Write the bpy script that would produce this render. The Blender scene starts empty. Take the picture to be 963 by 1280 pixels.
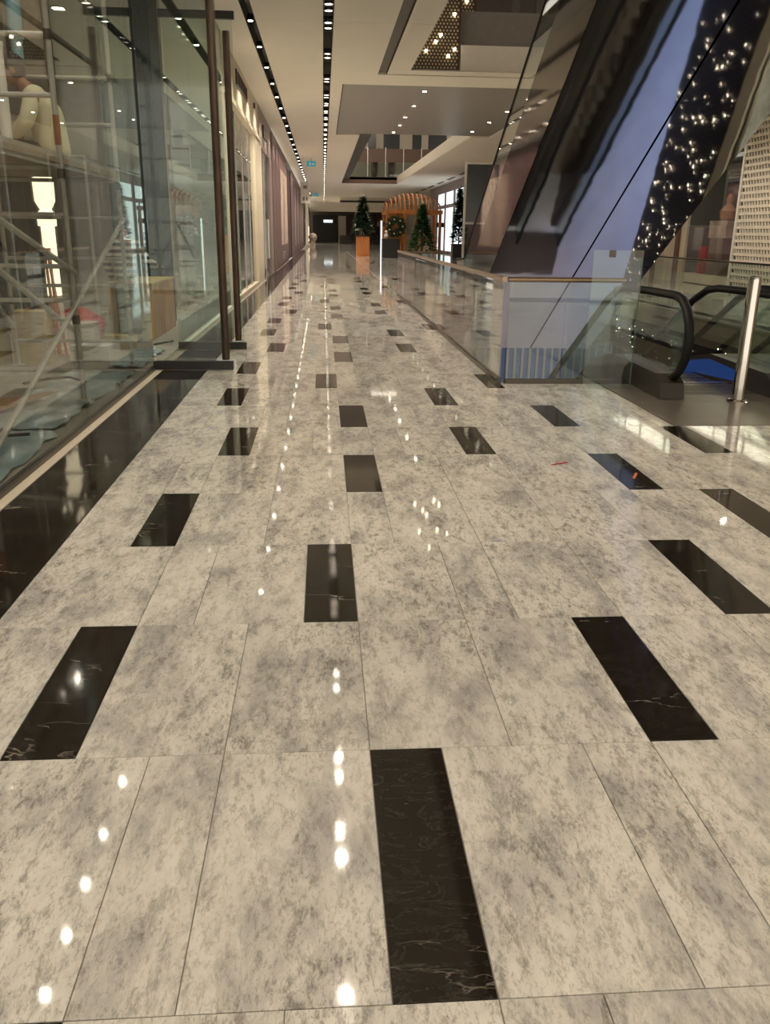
import bpy, bmesh, math, random
from mathutils import Vector, Matrix
random.seed(7)
S = bpy.context.scene
COL = S.collection

# ------------------------------------------------------------------ camera (fitted to the floor tile grid)
PX_F, PITCH, YAW, ROLL, CAM_H = 1051.7, .32119, .073846, .012991, 1.6
cy, sy, cp, sp = math.cos(YAW), math.sin(YAW), math.cos(PITCH), math.sin(PITCH)
F = Vector((sy*cp, cy*cp, -sp)); R0 = Vector((cy, -sy, 0)); U0 = R0.cross(F)
c_, s_ = math.cos(ROLL), math.sin(ROLL)
R = c_*R0 + s_*U0; U = -s_*R0 + c_*U0
cam = bpy.data.cameras.new('camera'); camo = bpy.data.objects.new('camera', cam); COL.objects.link(camo)
m = Matrix.Identity(4)
for i in range(3):
    m[i][0], m[i][1], m[i][2] = R[i], U[i], -F[i]
m[2][3] = CAM_H
camo.matrix_world = m
cam.sensor_fit = 'HORIZONTAL'; cam.sensor_width = 36.0; cam.lens = PX_F/963*36
cam.clip_start = .05; cam.clip_end = 400
S.camera = camo

# ------------------------------------------------------------------ world, exposure
w = bpy.data.worlds.new('mall_ambient'); S.world = w; w.use_nodes = True
w.node_tree.nodes['Background'].inputs[0].default_value = (1.0, .90, .76, 1)
w.node_tree.nodes['Background'].inputs[1].default_value = .85
S.view_settings.view_transform = 'Standard'; S.view_settings.look = 'None'
S.view_settings.exposure = 0.76; S.view_settings.gamma = 1.0; S.view_settings.use_curve_mapping = False
S.cycles.use_denoising = True
S.cycles.max_bounces = 10; S.cycles.transparent_max_bounces = 24
S.cycles.sample_clamp_indirect = 6.0
WARM = (1.0, .87, .70)
SPOT_W = 310.0          # central slot lamp
SPOT_L = 130.0           # left slot lamp
COOL_W = 150.0          # lower floor, cool light

# ------------------------------------------------------------------ helpers
class MB:
    def __init__(s): s.v = []; s.f = []; s.m = []
    def add(s, vs, fs, mi=0):
        o = len(s.v); s.v += [tuple(p) for p in vs]
        for f in fs: s.f.append(tuple(i+o for i in f)); s.m.append(mi)
        return s
    def box(s, x0, x1, y0, y1, z0, z1, mi=0):
        return s.add([(x0,y0,z0),(x1,y0,z0),(x1,y1,z0),(x0,y1,z0),(x0,y0,z1),(x1,y0,z1),(x1,y1,z1),(x0,y1,z1)],
                     [(0,3,2,1),(4,5,6,7),(0,1,5,4),(1,2,6,5),(2,3,7,6),(3,0,4,7)], mi)
    def prism(s, poly, axis, a, b, mi=0):
        def P(p, t):
            if axis == 'x': return (t, p[0], p[1])
            if axis == 'y': return (p[0], t, p[1])
            return (p[0], p[1], t)
        n = len(poly)
        vs = [P(p, a) for p in poly] + [P(p, b) for p in poly]
        fs = [tuple(range(n))[::-1], tuple(range(n, 2*n))] + [(i, (i+1) % n, n+(i+1) % n, n+i) for i in range(n)]
        return s.add(vs, fs, mi)
    def tube(s, path, r, n=8, closed=False, mi=0, sx=1.0):
        path = [Vector(p) for p in path]; N = len(path); vs = []; fs = []
        up = Vector((0, 0, 1)); prev = None
        for i, p in enumerate(path):
            if closed: t = path[(i+1) % N]-path[i-1]
            else: t = path[min(i+1, N-1)]-path[max(i-1, 0)]
            t.normalize()
            a = prev if prev is not None else (Vector((1, 0, 0)) if abs(t.x) < .9 else up)
            a = (a - t*a.dot(t)).normalized(); b = t.cross(a); prev = a
            rr = r[i] if isinstance(r, (list, tuple)) else r
            for k in range(n):
                an = 2*math.pi*k/n + math.pi/n
                vs.append(p + a*math.cos(an)*rr*sx + b*math.sin(an)*rr)
        for i in range(N if closed else N-1):
            j = (i+1) % N
            for k in range(n):
                fs.append((i*n+k, i*n+(k+1) % n, j*n+(k+1) % n, j*n+k))
        if not closed:
            fs.append(tuple(range(n))[::-1]); fs.append(tuple((N-1)*n+k for k in range(n)))
        return s.add(vs, fs, mi)
    def lathe(s, prof, c=(0,0,0), n=20, mi=0):
        vs = []; fs = []
        for (r, z) in prof:
            for k in range(n):
                a = 2*math.pi*k/n; vs.append((c[0]+r*math.cos(a), c[1]+r*math.sin(a), c[2]+z))
        for i in range(len(prof)-1):
            for k in range(n): fs.append((i*n+k, i*n+(k+1) % n, (i+1)*n+(k+1) % n, (i+1)*n+k))
        fs.append(tuple(range(n))[::-1]); fs.append(tuple((len(prof)-1)*n+k for k in range(n)))
        return s.add(vs, fs, mi)
    def ball(s, c, r, n=10, q=6, mi=0):
        rr = r if isinstance(r, (tuple, list)) else (r, r, r)
        vs = []; fs = []
        for i in range(q+1):
            th = math.pi*(i+.02)/(q+.04)
            for k in range(n):
                a = 2*math.pi*k/n
                vs.append((c[0]+rr[0]*math.sin(th)*math.cos(a), c[1]+rr[1]*math.sin(th)*math.sin(a), c[2]+rr[2]*math.cos(th)))
        for i in range(q):
            for k in range(n): fs.append((i*n+k, (i+1)*n+k, (i+1)*n+(k+1) % n, i*n+(k+1) % n))
        return s.add(vs, fs, mi)
    def mesh(s, name, mats, smooth=False):
        me = bpy.data.meshes.new(name); me.from_pydata(s.v, [], s.f)
        mats = mats if isinstance(mats, (list, tuple)) else [mats]
        for x in mats: me.materials.append(x)
        me.polygons.foreach_set('material_index', s.m)
        bm = bmesh.new(); bm.from_mesh(me); bmesh.ops.recalc_face_normals(bm, faces=bm.faces)
        bm.to_mesh(me); bm.free()
        if smooth:
            me.polygons.foreach_set('use_smooth', [True]*len(me.polygons))
            try: me.set_sharp_from_angle(angle=math.radians(40))
            except Exception: pass
        return me
    def build(s, name, mats, parent=None, smooth=False, loc=None):
        return link(name, s.mesh(name, mats, smooth), parent, loc)

def link(name, me, parent=None, loc=None, rot=None):
    o = bpy.data.objects.new(name, me); COL.objects.link(o)
    if parent is not None: o.parent = parent
    if loc: o.location = loc
    if rot: o.rotation_euler = rot
    return o
def tag(o, label, cat, group=None, kind=None):
    o['label'] = label; o['category'] = cat
    if group: o['group'] = group
    if kind: o['kind'] = kind
    return o
def thing(name, label, cat, loc=(0,0,0), rz=0, group=None):
    o = bpy.data.objects.new(name, None); COL.objects.link(o); o.location = loc; o.rotation_euler = (0, 0, rz)
    o.empty_display_size = .1
    return tag(o, label, cat, group)
def struct(o, label=None, cat=None):
    o['kind'] = 'structure'
    if label: o['label'] = label
    if cat: o['category'] = cat
    return o
def BX(name, b, mat, parent=None, **k): return MB().box(*b).build(name, mat, parent, **k)

# ------------------------------------------------------------------ materials
def nmat(name):
    m = bpy.data.materials.new(name); m.use_nodes = True
    nt = m.node_tree; p = nt.nodes['Principled BSDF']
    return m, nt, p
def node(nt, t, **k):
    n = nt.nodes.new(t)
    for a, v in k.items():
        if a.startswith('i_'): n.inputs[a[2:].replace('_', ' ')].default_value = v
        else: setattr(n, a, v)
    return n
def plain(name, col, rough=.5, metal=0.0, var=.06, scale=6, bump=0.0, spec=None, bscale=None):
    m, nt, p = nmat(name); L = nt.links
    p.inputs['Roughness'].default_value = rough; p.inputs['Metallic'].default_value = metal
    if spec is not None: p.inputs['Specular IOR Level'].default_value = spec
    g = node(nt, 'ShaderNodeNewGeometry')
    n = node(nt, 'ShaderNodeTexNoise', i_Scale=scale, i_Detail=4)
    L.new(g.outputs['Position'], n.inputs['Vector'])
    r = node(nt, 'ShaderNodeValToRGB')
    r.color_ramp.elements[0].position = .3; r.color_ramp.elements[1].position = .7
    r.color_ramp.elements[0].color = tuple(c*(1-var) for c in col)+(1,)
    r.color_ramp.elements[1].color = tuple(min(1, c*(1+var)) for c in col)+(1,)
    L.new(n.outputs['Fac'], r.inputs['Fac']); L.new(r.outputs['Color'], p.inputs['Base Color'])
    if bump:
        b = node(nt, 'ShaderNodeBump', i_Strength=bump, i_Distance=.02)
        n2 = node(nt, 'ShaderNodeTexNoise', i_Scale=bscale or scale, i_Detail=2)
        L.new(g.outputs['Position'], n2.inputs['Vector'])
        L.new(n2.outputs['Fac'], b.inputs['Height']); L.new(b.outputs['Normal'], p.inputs['Normal'])
    return m
def emit(name, col, st):
    m, nt, p = nmat(name)
    p.inputs['Base Color'].default_value = (.8, .8, .8, 1)
    p.inputs['Emission Color'].default_value = col+(1,); p.inputs['Emission Strength'].default_value = st
    return m
def glass(name, tint, f0=.05):
    m = bpy.data.materials.new(name); m.use_nodes = True; nt = m.node_tree; nt.nodes.clear(); L = nt.links
    out = node(nt, 'ShaderNodeOutputMaterial'); mx = node(nt, 'ShaderNodeMixShader')
    tr = node(nt, 'ShaderNodeBsdfTransparent'); tr.inputs[0].default_value = tint+(1,)
    gl = node(nt, 'ShaderNodeBsdfGlossy'); gl.inputs['Roughness'].default_value = .0
    lw = node(nt, 'ShaderNodeLayerWeight'); lw.inputs[0].default_value = .5
    pw = node(nt, 'ShaderNodeMath', operation='POWER'); pw.inputs[1].default_value = 4.0
    ma = node(nt, 'ShaderNodeMath', operation='MULTIPLY_ADD'); ma.inputs[1].default_value = 1-f0; ma.inputs[2].default_value = f0
    L.new(lw.outputs['Facing'], pw.inputs[0]); L.new(pw.outputs[0], ma.inputs[0])
    L.new(ma.outputs[0], mx.inputs[0]); L.new(tr.outputs[0], mx.inputs[1]); L.new(gl.outputs[0], mx.inputs[2])
    L.new(mx.outputs[0], out.inputs[0])
    return m
def marble_light():
    m, nt, p = nmat('light_marble'); L = nt.links
    g = node(nt, 'ShaderNodeNewGeometry'); oi = node(nt, 'ShaderNodeObjectInfo')
    off = node(nt, 'ShaderNodeVectorMath', operation='SCALE'); off.inputs[0].default_value = (37, 53, 11)
    L.new(oi.outputs['Random'], off.inputs['Scale'])
    ad = node(nt, 'ShaderNodeVectorMath', operation='ADD'); L.new(g.outputs['Position'], ad.inputs[0]); L.new(off.outputs[0], ad.inputs[1])
    mp = node(nt, 'ShaderNodeMapping'); mp.inputs['Rotation'].default_value = (0, 0, math.radians(-32)); mp.inputs['Scale'].default_value = (2.1, .85, 1)
    L.new(ad.outputs[0], mp.inputs['Vector'])
    n1 = node(nt, 'ShaderNodeTexNoise', i_Scale=2.4, i_Detail=15, i_Roughness=.70, i_Distortion=.25)
    n2 = node(nt, 'ShaderNodeTexNoise', i_Scale=12, i_Detail=15, i_Roughness=.82, i_Distortion=.25)
    n3 = node(nt, 'ShaderNodeTexNoise', i_Scale=38, i_Detail=10, i_Roughness=.75, i_Distortion=.6)
    for n_ in (n1, n2, n3): L.new(mp.outputs[0], n_.inputs['Vector'])
    def ramp(src, stops):
        r_ = node(nt, 'ShaderNodeValToRGB'); e = r_.color_ramp.elements
        e[0].position, e[0].color = stops[0][0], stops[0][1]+(1,); e[1].position, e[1].color = stops[-1][0], stops[-1][1]+(1,)
        for q_, c_ in stops[1:-1]: r_.color_ramp.elements.new(q_).color = c_+(1,)
        L.new(src.outputs['Fac'], r_.inputs['Fac']); return r_
    r1 = ramp(n1, [(.36, (.40, .385, .365)), (.46, (.55, .525, .485)), (.52, (.67, .64, .585)), (.64, (.76, .73, .67))])
    r2 = ramp(n2, [(.41, (.50, .49, .48)), (.47, (.80, .79, .77)), (.495, (1, 1, 1)), (.60, (1, 1, 1))])
    r3 = ramp(n3, [(.39, (.60, .59, .58)), (.47, (1, 1, 1)), (.6, (1, 1, 1)), (.68, (1.0, 1.0, 1.0))])
    def mul(a, b, f):
        mx = node(nt, 'ShaderNodeMix', data_type='RGBA', blend_type='MULTIPLY'); mx.inputs[0].default_value = f
        L.new(a, mx.inputs[6]); L.new(b, mx.inputs[7]); return mx.outputs[2]
    nL = node(nt, 'ShaderNodeTexNoise', i_Scale=1.1, i_Detail=3, i_Roughness=.5); L.new(mp.outputs[0], nL.inputs['Vector'])
    fm = node(nt, 'ShaderNodeMapRange'); fm.inputs[1].default_value = .36; fm.inputs[2].default_value = .62; fm.inputs[3].default_value = .5; fm.inputs[4].default_value = 1.0
    L.new(nL.outputs['Fac'], fm.inputs[0])
    def mulv(a, b):
        mx = node(nt, 'ShaderNodeMix', data_type='RGBA', blend_type='MULTIPLY'); L.new(fm.outputs[0], mx.inputs[0])
        L.new(a, mx.inputs[6]); L.new(b, mx.inputs[7]); return mx.outputs[2]
    L.new(mulv(mulv(r1.outputs[0], r2.outputs[0]), r3.outputs[0]), p.inputs['Base Color'])
    p.inputs['Roughness'].default_value = .04; p.inputs['Specular IOR Level'].default_value = .55
    return m
def marble_dark():
    m, nt, p = nmat('dark_marble'); L = nt.links
    g = node(nt, 'ShaderNodeNewGeometry'); oi = node(nt, 'ShaderNodeObjectInfo')
    off = node(nt, 'ShaderNodeVectorMath', operation='SCALE'); off.inputs[0].default_value = (17, 31, 5)
    L.new(oi.outputs['Random'], off.inputs['Scale'])
    ad = node(nt, 'ShaderNodeVectorMath', operation='ADD'); L.new(g.outputs['Position'], ad.inputs[0]); L.new(off.outputs[0], ad.inputs[1])
    mp = node(nt, 'ShaderNodeMapping'); mp.inputs['Rotation'].default_value = (0, 0, .5); mp.inputs['Scale'].default_value = (.8, 2.2, 1)
    L.new(ad.outputs[0], mp.inputs['Vector'])
    def vein(scale, width, dist):
        n = node(nt, 'ShaderNodeTexNoise', i_Scale=scale, i_Detail=5, i_Roughness=.6, i_Distortion=dist)
        L.new(mp.outputs[0], n.inputs['Vector'])
        s1 = node(nt, 'ShaderNodeMath', operation='SUBTRACT'); s1.inputs[1].default_value = .5; L.new(n.outputs['Fac'], s1.inputs[0])
        ab = node(nt, 'ShaderNodeMath', operation='ABSOLUTE'); L.new(s1.outputs[0], ab.inputs[0])
        mr = node(nt, 'ShaderNodeMapRange'); mr.inputs[1].default_value = 0; mr.inputs[2].default_value = width; mr.inputs[3].default_value = 1; mr.inputs[4].default_value = 0
        L.new(ab.outputs[0], mr.inputs[0]); return mr
    v1 = vein(1.9, .007, .35); v2 = vein(9, .02, .6)
    nm = node(nt, 'ShaderNodeTexNoise', i_Scale=4, i_Detail=3); L.new(ad.outputs[0], nm.inputs['Vector'])
    mk = node(nt, 'ShaderNodeMapRange'); mk.inputs[1].default_value = .54; mk.inputs[2].default_value = .70; L.new(nm.outputs['Fac'], mk.inputs[0])
    a1 = node(nt, 'ShaderNodeMath', operation='MULTIPLY'); L.new(v1.outputs[0], a1.inputs[0]); L.new(mk.outputs[0], a1.inputs[1])
    a2 = node(nt, 'ShaderNodeMath', operation='MULTIPLY'); L.new(v2.outputs[0], a2.inputs[0]); a2.inputs[1].default_value = .05
    sm = node(nt, 'ShaderNodeMath', operation='ADD', use_clamp=True); L.new(a1.outputs[0], sm.inputs[0]); L.new(a2.outputs[0], sm.inputs[1])
    mx = node(nt, 'ShaderNodeMix', data_type='RGBA'); mx.inputs[6].default_value = (.016, .012, .009, 1); mx.inputs[7].default_value = (.42, .37, .31, 1)
    L.new(sm.outputs[0], mx.inputs[0]); L.new(mx.outputs[2], p.inputs['Base Color'])
    p.inputs['Roughness'].default_value = .06
    return m
def stripes():
    m, nt, p = nmat('striped_knit'); L = nt.links
    g = node(nt, 'ShaderNodeNewGeometry'); sx = node(nt, 'ShaderNodeSeparateXYZ'); L.new(g.outputs['Position'], sx.inputs[0])
    mu = node(nt, 'ShaderNodeMath', operation='MULTIPLY'); mu.inputs[1].default_value = 11; L.new(sx.outputs['Z'], mu.inputs[0])
    fr = node(nt, 'ShaderNodeMath', operation='FRACT'); L.new(mu.outputs[0], fr.inputs[0])
    gt = node(nt, 'ShaderNodeMath', operation='GREATER_THAN'); gt.inputs[1].default_value = .5; L.new(fr.outputs[0], gt.inputs[0])
    mx = node(nt, 'ShaderNodeMix', data_type='RGBA'); mx.inputs[6].default_value = (.03, .028, .026, 1); mx.inputs[7].default_value = (.55, .5, .42, 1)
    L.new(gt.outputs[0], mx.inputs[0]); L.new(mx.outputs[2], p.inputs['Base Color']); p.inputs['Roughness'].default_value = .9
    return m
def wood(name, c1, c2, scale=6, rough=.45):
    m, nt, p = nmat(name); L = nt.links
    tc = node(nt, 'ShaderNodeNewGeometry'); mp = node(nt, 'ShaderNodeMapping'); mp.inputs['Scale'].default_value = (scale, scale, scale*.12)
    L.new(tc.outputs['Position'], mp.inputs[0])
    n = node(nt, 'ShaderNodeTexNoise', i_Scale=2.5, i_Detail=6, i_Distortion=.8); L.new(mp.outputs[0], n.inputs['Vector'])
    r = node(nt, 'ShaderNodeValToRGB'); r.color_ramp.elements[0].position = .35; r.color_ramp.elements[1].position = .65
    r.color_ramp.elements[0].color = c1+(1,); r.color_ramp.elements[1].color = c2+(1,)
    L.new(n.outputs['Fac'], r.inputs[0]); L.new(r.outputs[0], p.inputs['Base Color']); p.inputs['Roughness'].default_value = rough
    return m
M = {}
M['marble'] = marble_light(); M['darkmarble'] = marble_dark()
M['grout'] = plain('grout', (.28, .25, .21), .8)
M['ceil'] = plain('ceiling_paint', (.84, .79, .70), .8, var=.015, scale=1.5)
M['slot'] = plain('slot_black', (.045, .037, .03), .7)
M['cream'] = plain('cream_paint', (.60, .53, .42), .6, var=.03)
M['white'] = plain('white_paint', (.75, .72, .66), .5, var=.02)
M['greygloss'] = plain('grey_gloss_panel', (.33, .305, .285), .34, var=.02, spec=.04)
M['black'] = plain('black_satin', (.012, .011, .01), .35)
M['rubber'] = plain('black_rubber', (.008, .008, .008), .5, spec=.25)
M['steel'] = plain('brushed_steel', (.55, .52, .48), .22, 1.0)
M['chrome'] = plain('polished_steel', (.72, .68, .64), .10, 1.0, var=.02)
M['galv'] = plain('scaffold_galvanised', (.50, .48, .43), .45, .35, var=.15, scale=9)
M['rustpaint'] = plain('red_brown_paint', (.32, .12, .06), .6, var=.2)
M['mirror'] = plain('soffit_mirror', (.80, .79, .80), .045, 1.0, var=.0, bump=.20, bscale=.9)
M['bronze'] = plain('bronze_mirror', (.065, .042, .03), .06, 1.0, var=.05, bump=.10, bscale=.8)
M['bronzeperf'] = plain('bronze_perforated', (.06, .04, .024), .3, .8, var=.15, scale=30)
M['darksteel'] = plain('dark_steel', (.10, .085, .07), .3, .8)
M['plate'] = plain('landing_steel', (.30, .26, .22), .3, .7, var=.08, scale=3)
M['glass'] = glass('clear_glass', (.955, .98, .968))
M['glassg'] = glass('green_glass', (.90, .955, .93), .06)
M['glassedge'] = plain('glass_edge', (.10, .17, .14), .15)
M['railmetal'] = plain('bronze_rail', (.36, .25, .17), .28, .9)
M['brownwood'] = wood('dark_wood', (.028, .014, .008), (.075, .04, .022), 9)
M['ply'] = wood('plywood', (.36, .18, .09), (.50, .28, .15), 3, .6)
M['plank'] = wood('scaffold_plank', (.30, .23, .16), (.42, .34, .25), 3, .7)
M['orange'] = wood('orange_wood', (.44, .15, .035), (.58, .23, .06), 2, .5)
M['teal'] = plain('teal_cladding', (.032, .055, .062), .4, .2, var=.1)
M['navy'] = plain('navy_sheet', (.025, .033, .042), .5)
M['purple'] = plain('purple_hoarding', (.16, .095, .10), .5, var=.05)
M['mauve'] = plain('mauve_wall', (.26, .20, .19), .5, var=.04)
M['maroon'] = plain('maroon', (.055, .02, .02), .5)
M['brown'] = plain('brown_band', (.13, .07, .045), .35)
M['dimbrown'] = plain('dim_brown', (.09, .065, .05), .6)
M['poster'] = plain('poster_pale', (.55, .42, .36), .5, var=.35, scale=3)
M['banner'] = plain('banner_pale', (.42, .36, .35), .5, var=.15)
M['red'] = plain('red_cloth', (.45, .03, .04), .8)
M['yellow'] = plain('yellow_card', (.48, .36, .15), .7)
M['orangeplastic'] = plain('orange_plastic', (.55, .18, .07), .5)
M['plastic'] = plain('blue_plastic_sheet', (.33, .44, .46), .3, var=.18, scale=4, bump=.5)
M['blueduct'] = plain('light_blue_wrap', (.28, .48, .55), .45, var=.2)
M['stone'] = plain('rough_stone', (.42, .33, .23), .8, var=.35, scale=14, bump=.6)
M['concrete'] = plain('concrete', (.36, .33, .28), .8, var=.12)
M['pine'] = plain('pine_needles', (.016, .05, .02), .7, var=.5, scale=9)
M['fir'] = plain('green_fir', (.025, .12, .035), .7, var=.5, scale=9)
M['bauble'] = plain('pale_bauble', (.75, .68, .55), .2, .3)
M['baubleb'] = plain('blue_bauble', (.10, .15, .40), .25, .2)
M['skin'] = plain('skin', (.36, .17, .10), .55, var=.05)
M['hair'] = plain('dark_hair', (.012, .008, .006), .6, var=.4, scale=40)
M['shirt'] = plain('pale_yellow_shirt', (.66, .62, .42), .85, var=.05)
M['trouser'] = plain('dark_trousers', (.03, .025, .022), .85)
M['striped'] = stripes()
M['lamp'] = emit('lamp_lens', (1.0, .93, .80), 30)
M['lamps'] = emit('small_lamp_lens', (1.0, .88, .68), 22)
M['sparkle'] = emit('point_lamp', (1.0, .85, .60), 14)  # glow for glints of lamps reflected in the perforated metal
M['shoplight'] = emit('lit_window', (.85, .95, 1.0), .8)
M['warmlit'] = emit('warm_lit_window', (1.0, .82, .55), 1.3)
M['glowshade'] = emit('glowing_shade', (1.0, .80, .52), 1.5)
M['bluereflect'] = emit('glowing_blue_reflection', (.01, .08, .42), .13)  # blue reflection put in as a weak glow
M['teallit'] = emit('teal_sign_face', (.03, .40, .50), .25); M['teallit'].node_tree.nodes['Principled BSDF'].inputs['Base Color'].default_value = (.03, .25, .32, 1)
M['bluereflect'].node_tree.nodes['Principled BSDF'].inputs['Base Color'].default_value = (.01, .03, .10, 1)
M['sparkle2'] = emit('tiny_lamp_glint', (1.0, .85, .60), 7)  # weaker glow for the small reflected glints
M['skirt'] = plain('dark_skirt', (.035, .029, .024), .35, .3)
M['screen'] = plain('dark_screen', (.05, .055, .06), .15)
M['lowfloor'] = plain('lower_floor_stone', (.55, .56, .62), .35, var=.06, scale=2)
M['fascia'] = plain('cream_fascia', (.85, .72, .50), .4, var=.04)
M['screenwhite'] = plain('white_lattice', (.70, .64, .54), .55)
M['hole'] = plain('lattice_hole', (.035, .03, .025), .8)

XF, ZC = -2.02, 5.40
V_X0, V_X1, V_Y0, V_Y1 = 2.0, 8.0, 9.35, 23.0

# ------------------------------------------------------------------ floor
fb = MB()
for b in [(-2.0, 2.0, -4, 150), (2.0, 8.0, -4, 8.0), (2.0, 3.27, 8.0, V_Y0), (6.95, 8.0, 8.0, V_Y0), (2.0, 8.0, V_Y1, 150), (8.0, 16, -4, 150), (-9, -2.0, -4, 30)]:
    fb.box(b[0], b[1], b[2], b[3], -.45, -.008)
floor = struct(fb.build('floor', M['grout']), 'polished pale marble mall floor with scattered dark tiles', 'floor')
UT, LT, X0T, Y0T = .23471, .95367, -1.0392, 1.39855
DARK = {0: [5, 13, 22], 1: [0, 9, 18], 2: [4, 12, 21], 3: [0, 15, 24], 4: [5, 13, 22], 5: [1, 9, 17]}
JOINT = {0: [0, 2, 3, 5, 6, 8, 9, 11, 13, 14, 16, 17, 19, 21, 22, 23, 25, 27], 1: [0, 1, 3, 5, 7, 9, 10, 12, 14, 16, 18, 19, 21, 23, 25, 27],
         2: [1, 2, 4, 5, 7, 8, 10, 12, 13, 15, 16, 18, 20, 21, 22, 24, 26], 3: [0, 1, 3, 5, 6, 8, 10, 12, 13, 15, 16, 18, 19, 21, 23, 24, 25, 27],
         4: [0, 1, 3, 5, 6, 8, 10, 11, 13, 14, 16, 18, 19, 21, 22, 23, 25], 5: [1, 2, 4, 6, 7, 9, 10, 12, 13, 15, 17, 18, 20, 22, 24, 26]}
G = .0013
tile_cache = {}
def tile(x0, x1, y0, y1, dark, name='tile', parent=floor):
    key = (round(x1-x0, 3), round(y1-y0, 3), dark)
    if key not in tile_cache:
        wx, wy = (x1-x0)/2-G, (y1-y0)/2-G; b = .0012
        vs = [(-wx,-wy,-.008),(wx,-wy,-.008),(wx,wy,-.008),(-wx,wy,-.008),(-wx,-wy,-b),(wx,-wy,-b),(wx,wy,-b),(-wx,wy,-b),
              (-wx+b,-wy+b,0),(wx-b,-wy+b,0),(wx-b,wy-b,0),(-wx+b,wy-b,0)]
        fs = [(0,1,5,4),(1,2,6,5),(2,3,7,6),(3,0,4,7),(4,5,9,8),(5,6,10,9),(6,7,11,10),(7,4,8,11),(8,9,10,11)]
        tile_cache[key] = MB().add(vs, fs).mesh(name, M['darkmarble'] if dark else M['marble'])
    return link(name, tile_cache[key], parent, ((x0+x1)/2, (y0+y1)/2, 0))
far = MB()
LEFT = -1.405
for r in range(-4, 62):
    y0 = Y0T + r*LT; y1 = y0+LT
    near = r <= 13
    xr = 7.98 if y1 < 7.2 else (3.08 if y1 < 9.2 else V_X0-.03)
    js = JOINT[r % 6]; dk = DARK[r % 6]
    xs = [LEFT] + [X0T+k*UT for k in js]; ks = [None]+js
    for i in range(len(xs)):
        a = xs[i]; b = xs[i+1] if i+1 < len(xs) else xr
        b = min(b, xr)
        if a >= xr-.02 or b-a < .02: continue
        d = ks[i] in dk
        if near and a < 4.6 and r >= -2: tile(a, b, y0, y1, d)
        else: far.box(a+G, b-G, y0+G, y1-G, -.008, 0, 1 if d else 0)
# beyond: plain courses, right-hand landings
for (a, b, c, d) in [(-1.405, 1.97, Y0T+62*LT, 150), (1.97, 3.08, 9.028, 9.32), (6.97, 8.0, 7.12, 9.3), (8.05, 16, -4, 23)]:
    far.box(a, b, c, d, -.008, 0, 0)
rr = random.Random(3)
yy = 23.1
while yy < 75:
    far.box(2.0, 16, yy+G, yy+LT-G, -.008, 0, 0)
    for q in range(3):
        xx = 2.2+rr.random()*8
        far.box(xx, xx+UT, yy+.02, yy+LT-.02, -.004, .0006, 1)
    yy += LT
far.box(1.97, 16, 75, 150, -.008, 0, 0)
fo = far.build('far_tiles', [M['marble'], M['darkmarble']], floor); fo['kind'] = 'stuff'
for i in range(-2, 40):
    tile(-1.93, LEFT, Y0T+i*2*LT, Y0T+(i+1)*2*LT, True, 'border_tile')

# ------------------------------------------------------------------ ceiling
SL = (-1.44, -1.24); SC = (.04, .243); SR = (1.43, 1.66)
holes = [(SL[0], SL[1], -6, 104), (SC[0], SC[1], -6, 127), (SR[0], SR[1], -6, 23.8), (SR[1], 5.4, 23.68, 23.8),
         (2.2, 8.2, 9.0, 23.08), (.57, 7.0, 25.4, 38.0), (1.55, 6.2, 38.0, 75.0)]
joints = [8.0, 18.2, 28.5, 48, 60, 75, 90, 120]
xs = sorted(set([-2.02, 16.0]+[h[0] for h in holes]+[h[1] for h in holes])); ys = sorted(set([-6.0, 150.0]+[h[2] for h in holes]+[h[3] for h in holes]+joints))
ys = [y for y in ys if y >= -6]
cs = MB()
for (a, b, c, d) in [(-9, 2.2, -6, 150), (8.2, 16, -6, 150), (2.2, 8.2, -6, 9.0), (2.2, 8.2, 23.08, 38), (6.2, 8.2, 38, 75), (2.2, 8.2, 75, 150)]:
    cs.box(a, b, c, d, 5.72, 5.95)
ceiling = struct(cs.build('ceiling', M['slot']), 'cream plaster mall ceiling with dark slots', 'ceiling')
for i in range(len(xs)-1):
    run = None
    for j in range(len(ys)-1):
        cx, cyy = (xs[i]+xs[i+1])/2, (ys[j]+ys[j+1])/2
        solid = not any(h[0] < cx < h[1] and h[2] < cyy < h[3] for h in holes)
        if solid and run is None: run = ys[j]
        end = ys[j+1]
        if run is not None and (not solid or end in joints or j == len(ys)-2):
            e = end if solid else ys[j]
            if e > run:
                BX('ceiling_panel', (xs[i], xs[i+1], run+.006, e-.006, ZC, ZC+.3), M['ceil'], ceiling)
            run = None
for (a, b, y0, y1) in [(SL[0], SL[1], -6, 104), (SC[0], SC[1], -6, 127), (SR[0], SR[1], -6, 23.8)]:
    t = MB().box(a+.001, a+.012, y0, y1, ZC+.004, ZC+.32).box(b-.012, b-.001, y0, y1, ZC+.004, ZC+.32)
    t.build('slot_liner', M['slot'], ceiling)
# deep grey infill seen in the right slot
MB().box(SR[0]+.015, SR[1]-.015, -6, 23.78, ZC+.06, ZC+.08).build('slot_infill', plain('slot_grey', (.12, .105, .085), .6), ceiling)
# glossy grey infill panel in the ceiling
gp = BX('glossy_panel', (.60, 6.98, 25.42, 38.0, ZC+.05, ZC+.10), M['greygloss'], ceiling)
MB().box(.575, .60, 25.42, 38, ZC+.0, ZC+.1).box(.575, 6.98, 25.40, 25.43, ZC+.01, ZC+.1).build('shadow_gap', M['slot'], ceiling)
# far end bulkheads
BX('bulkhead', (2.0, 12, 104.9, 106, 4.75, ZC), M['ceil'], ceiling)
BX('bulkhead', (-2.02, 12, 128, 129, 4.3, ZC), M['ceil'], ceiling)
BX('air_slot', (2.0, 8.5, 104.85, 104.9, 4.85, 5.05), M['slot'], ceiling)

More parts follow.
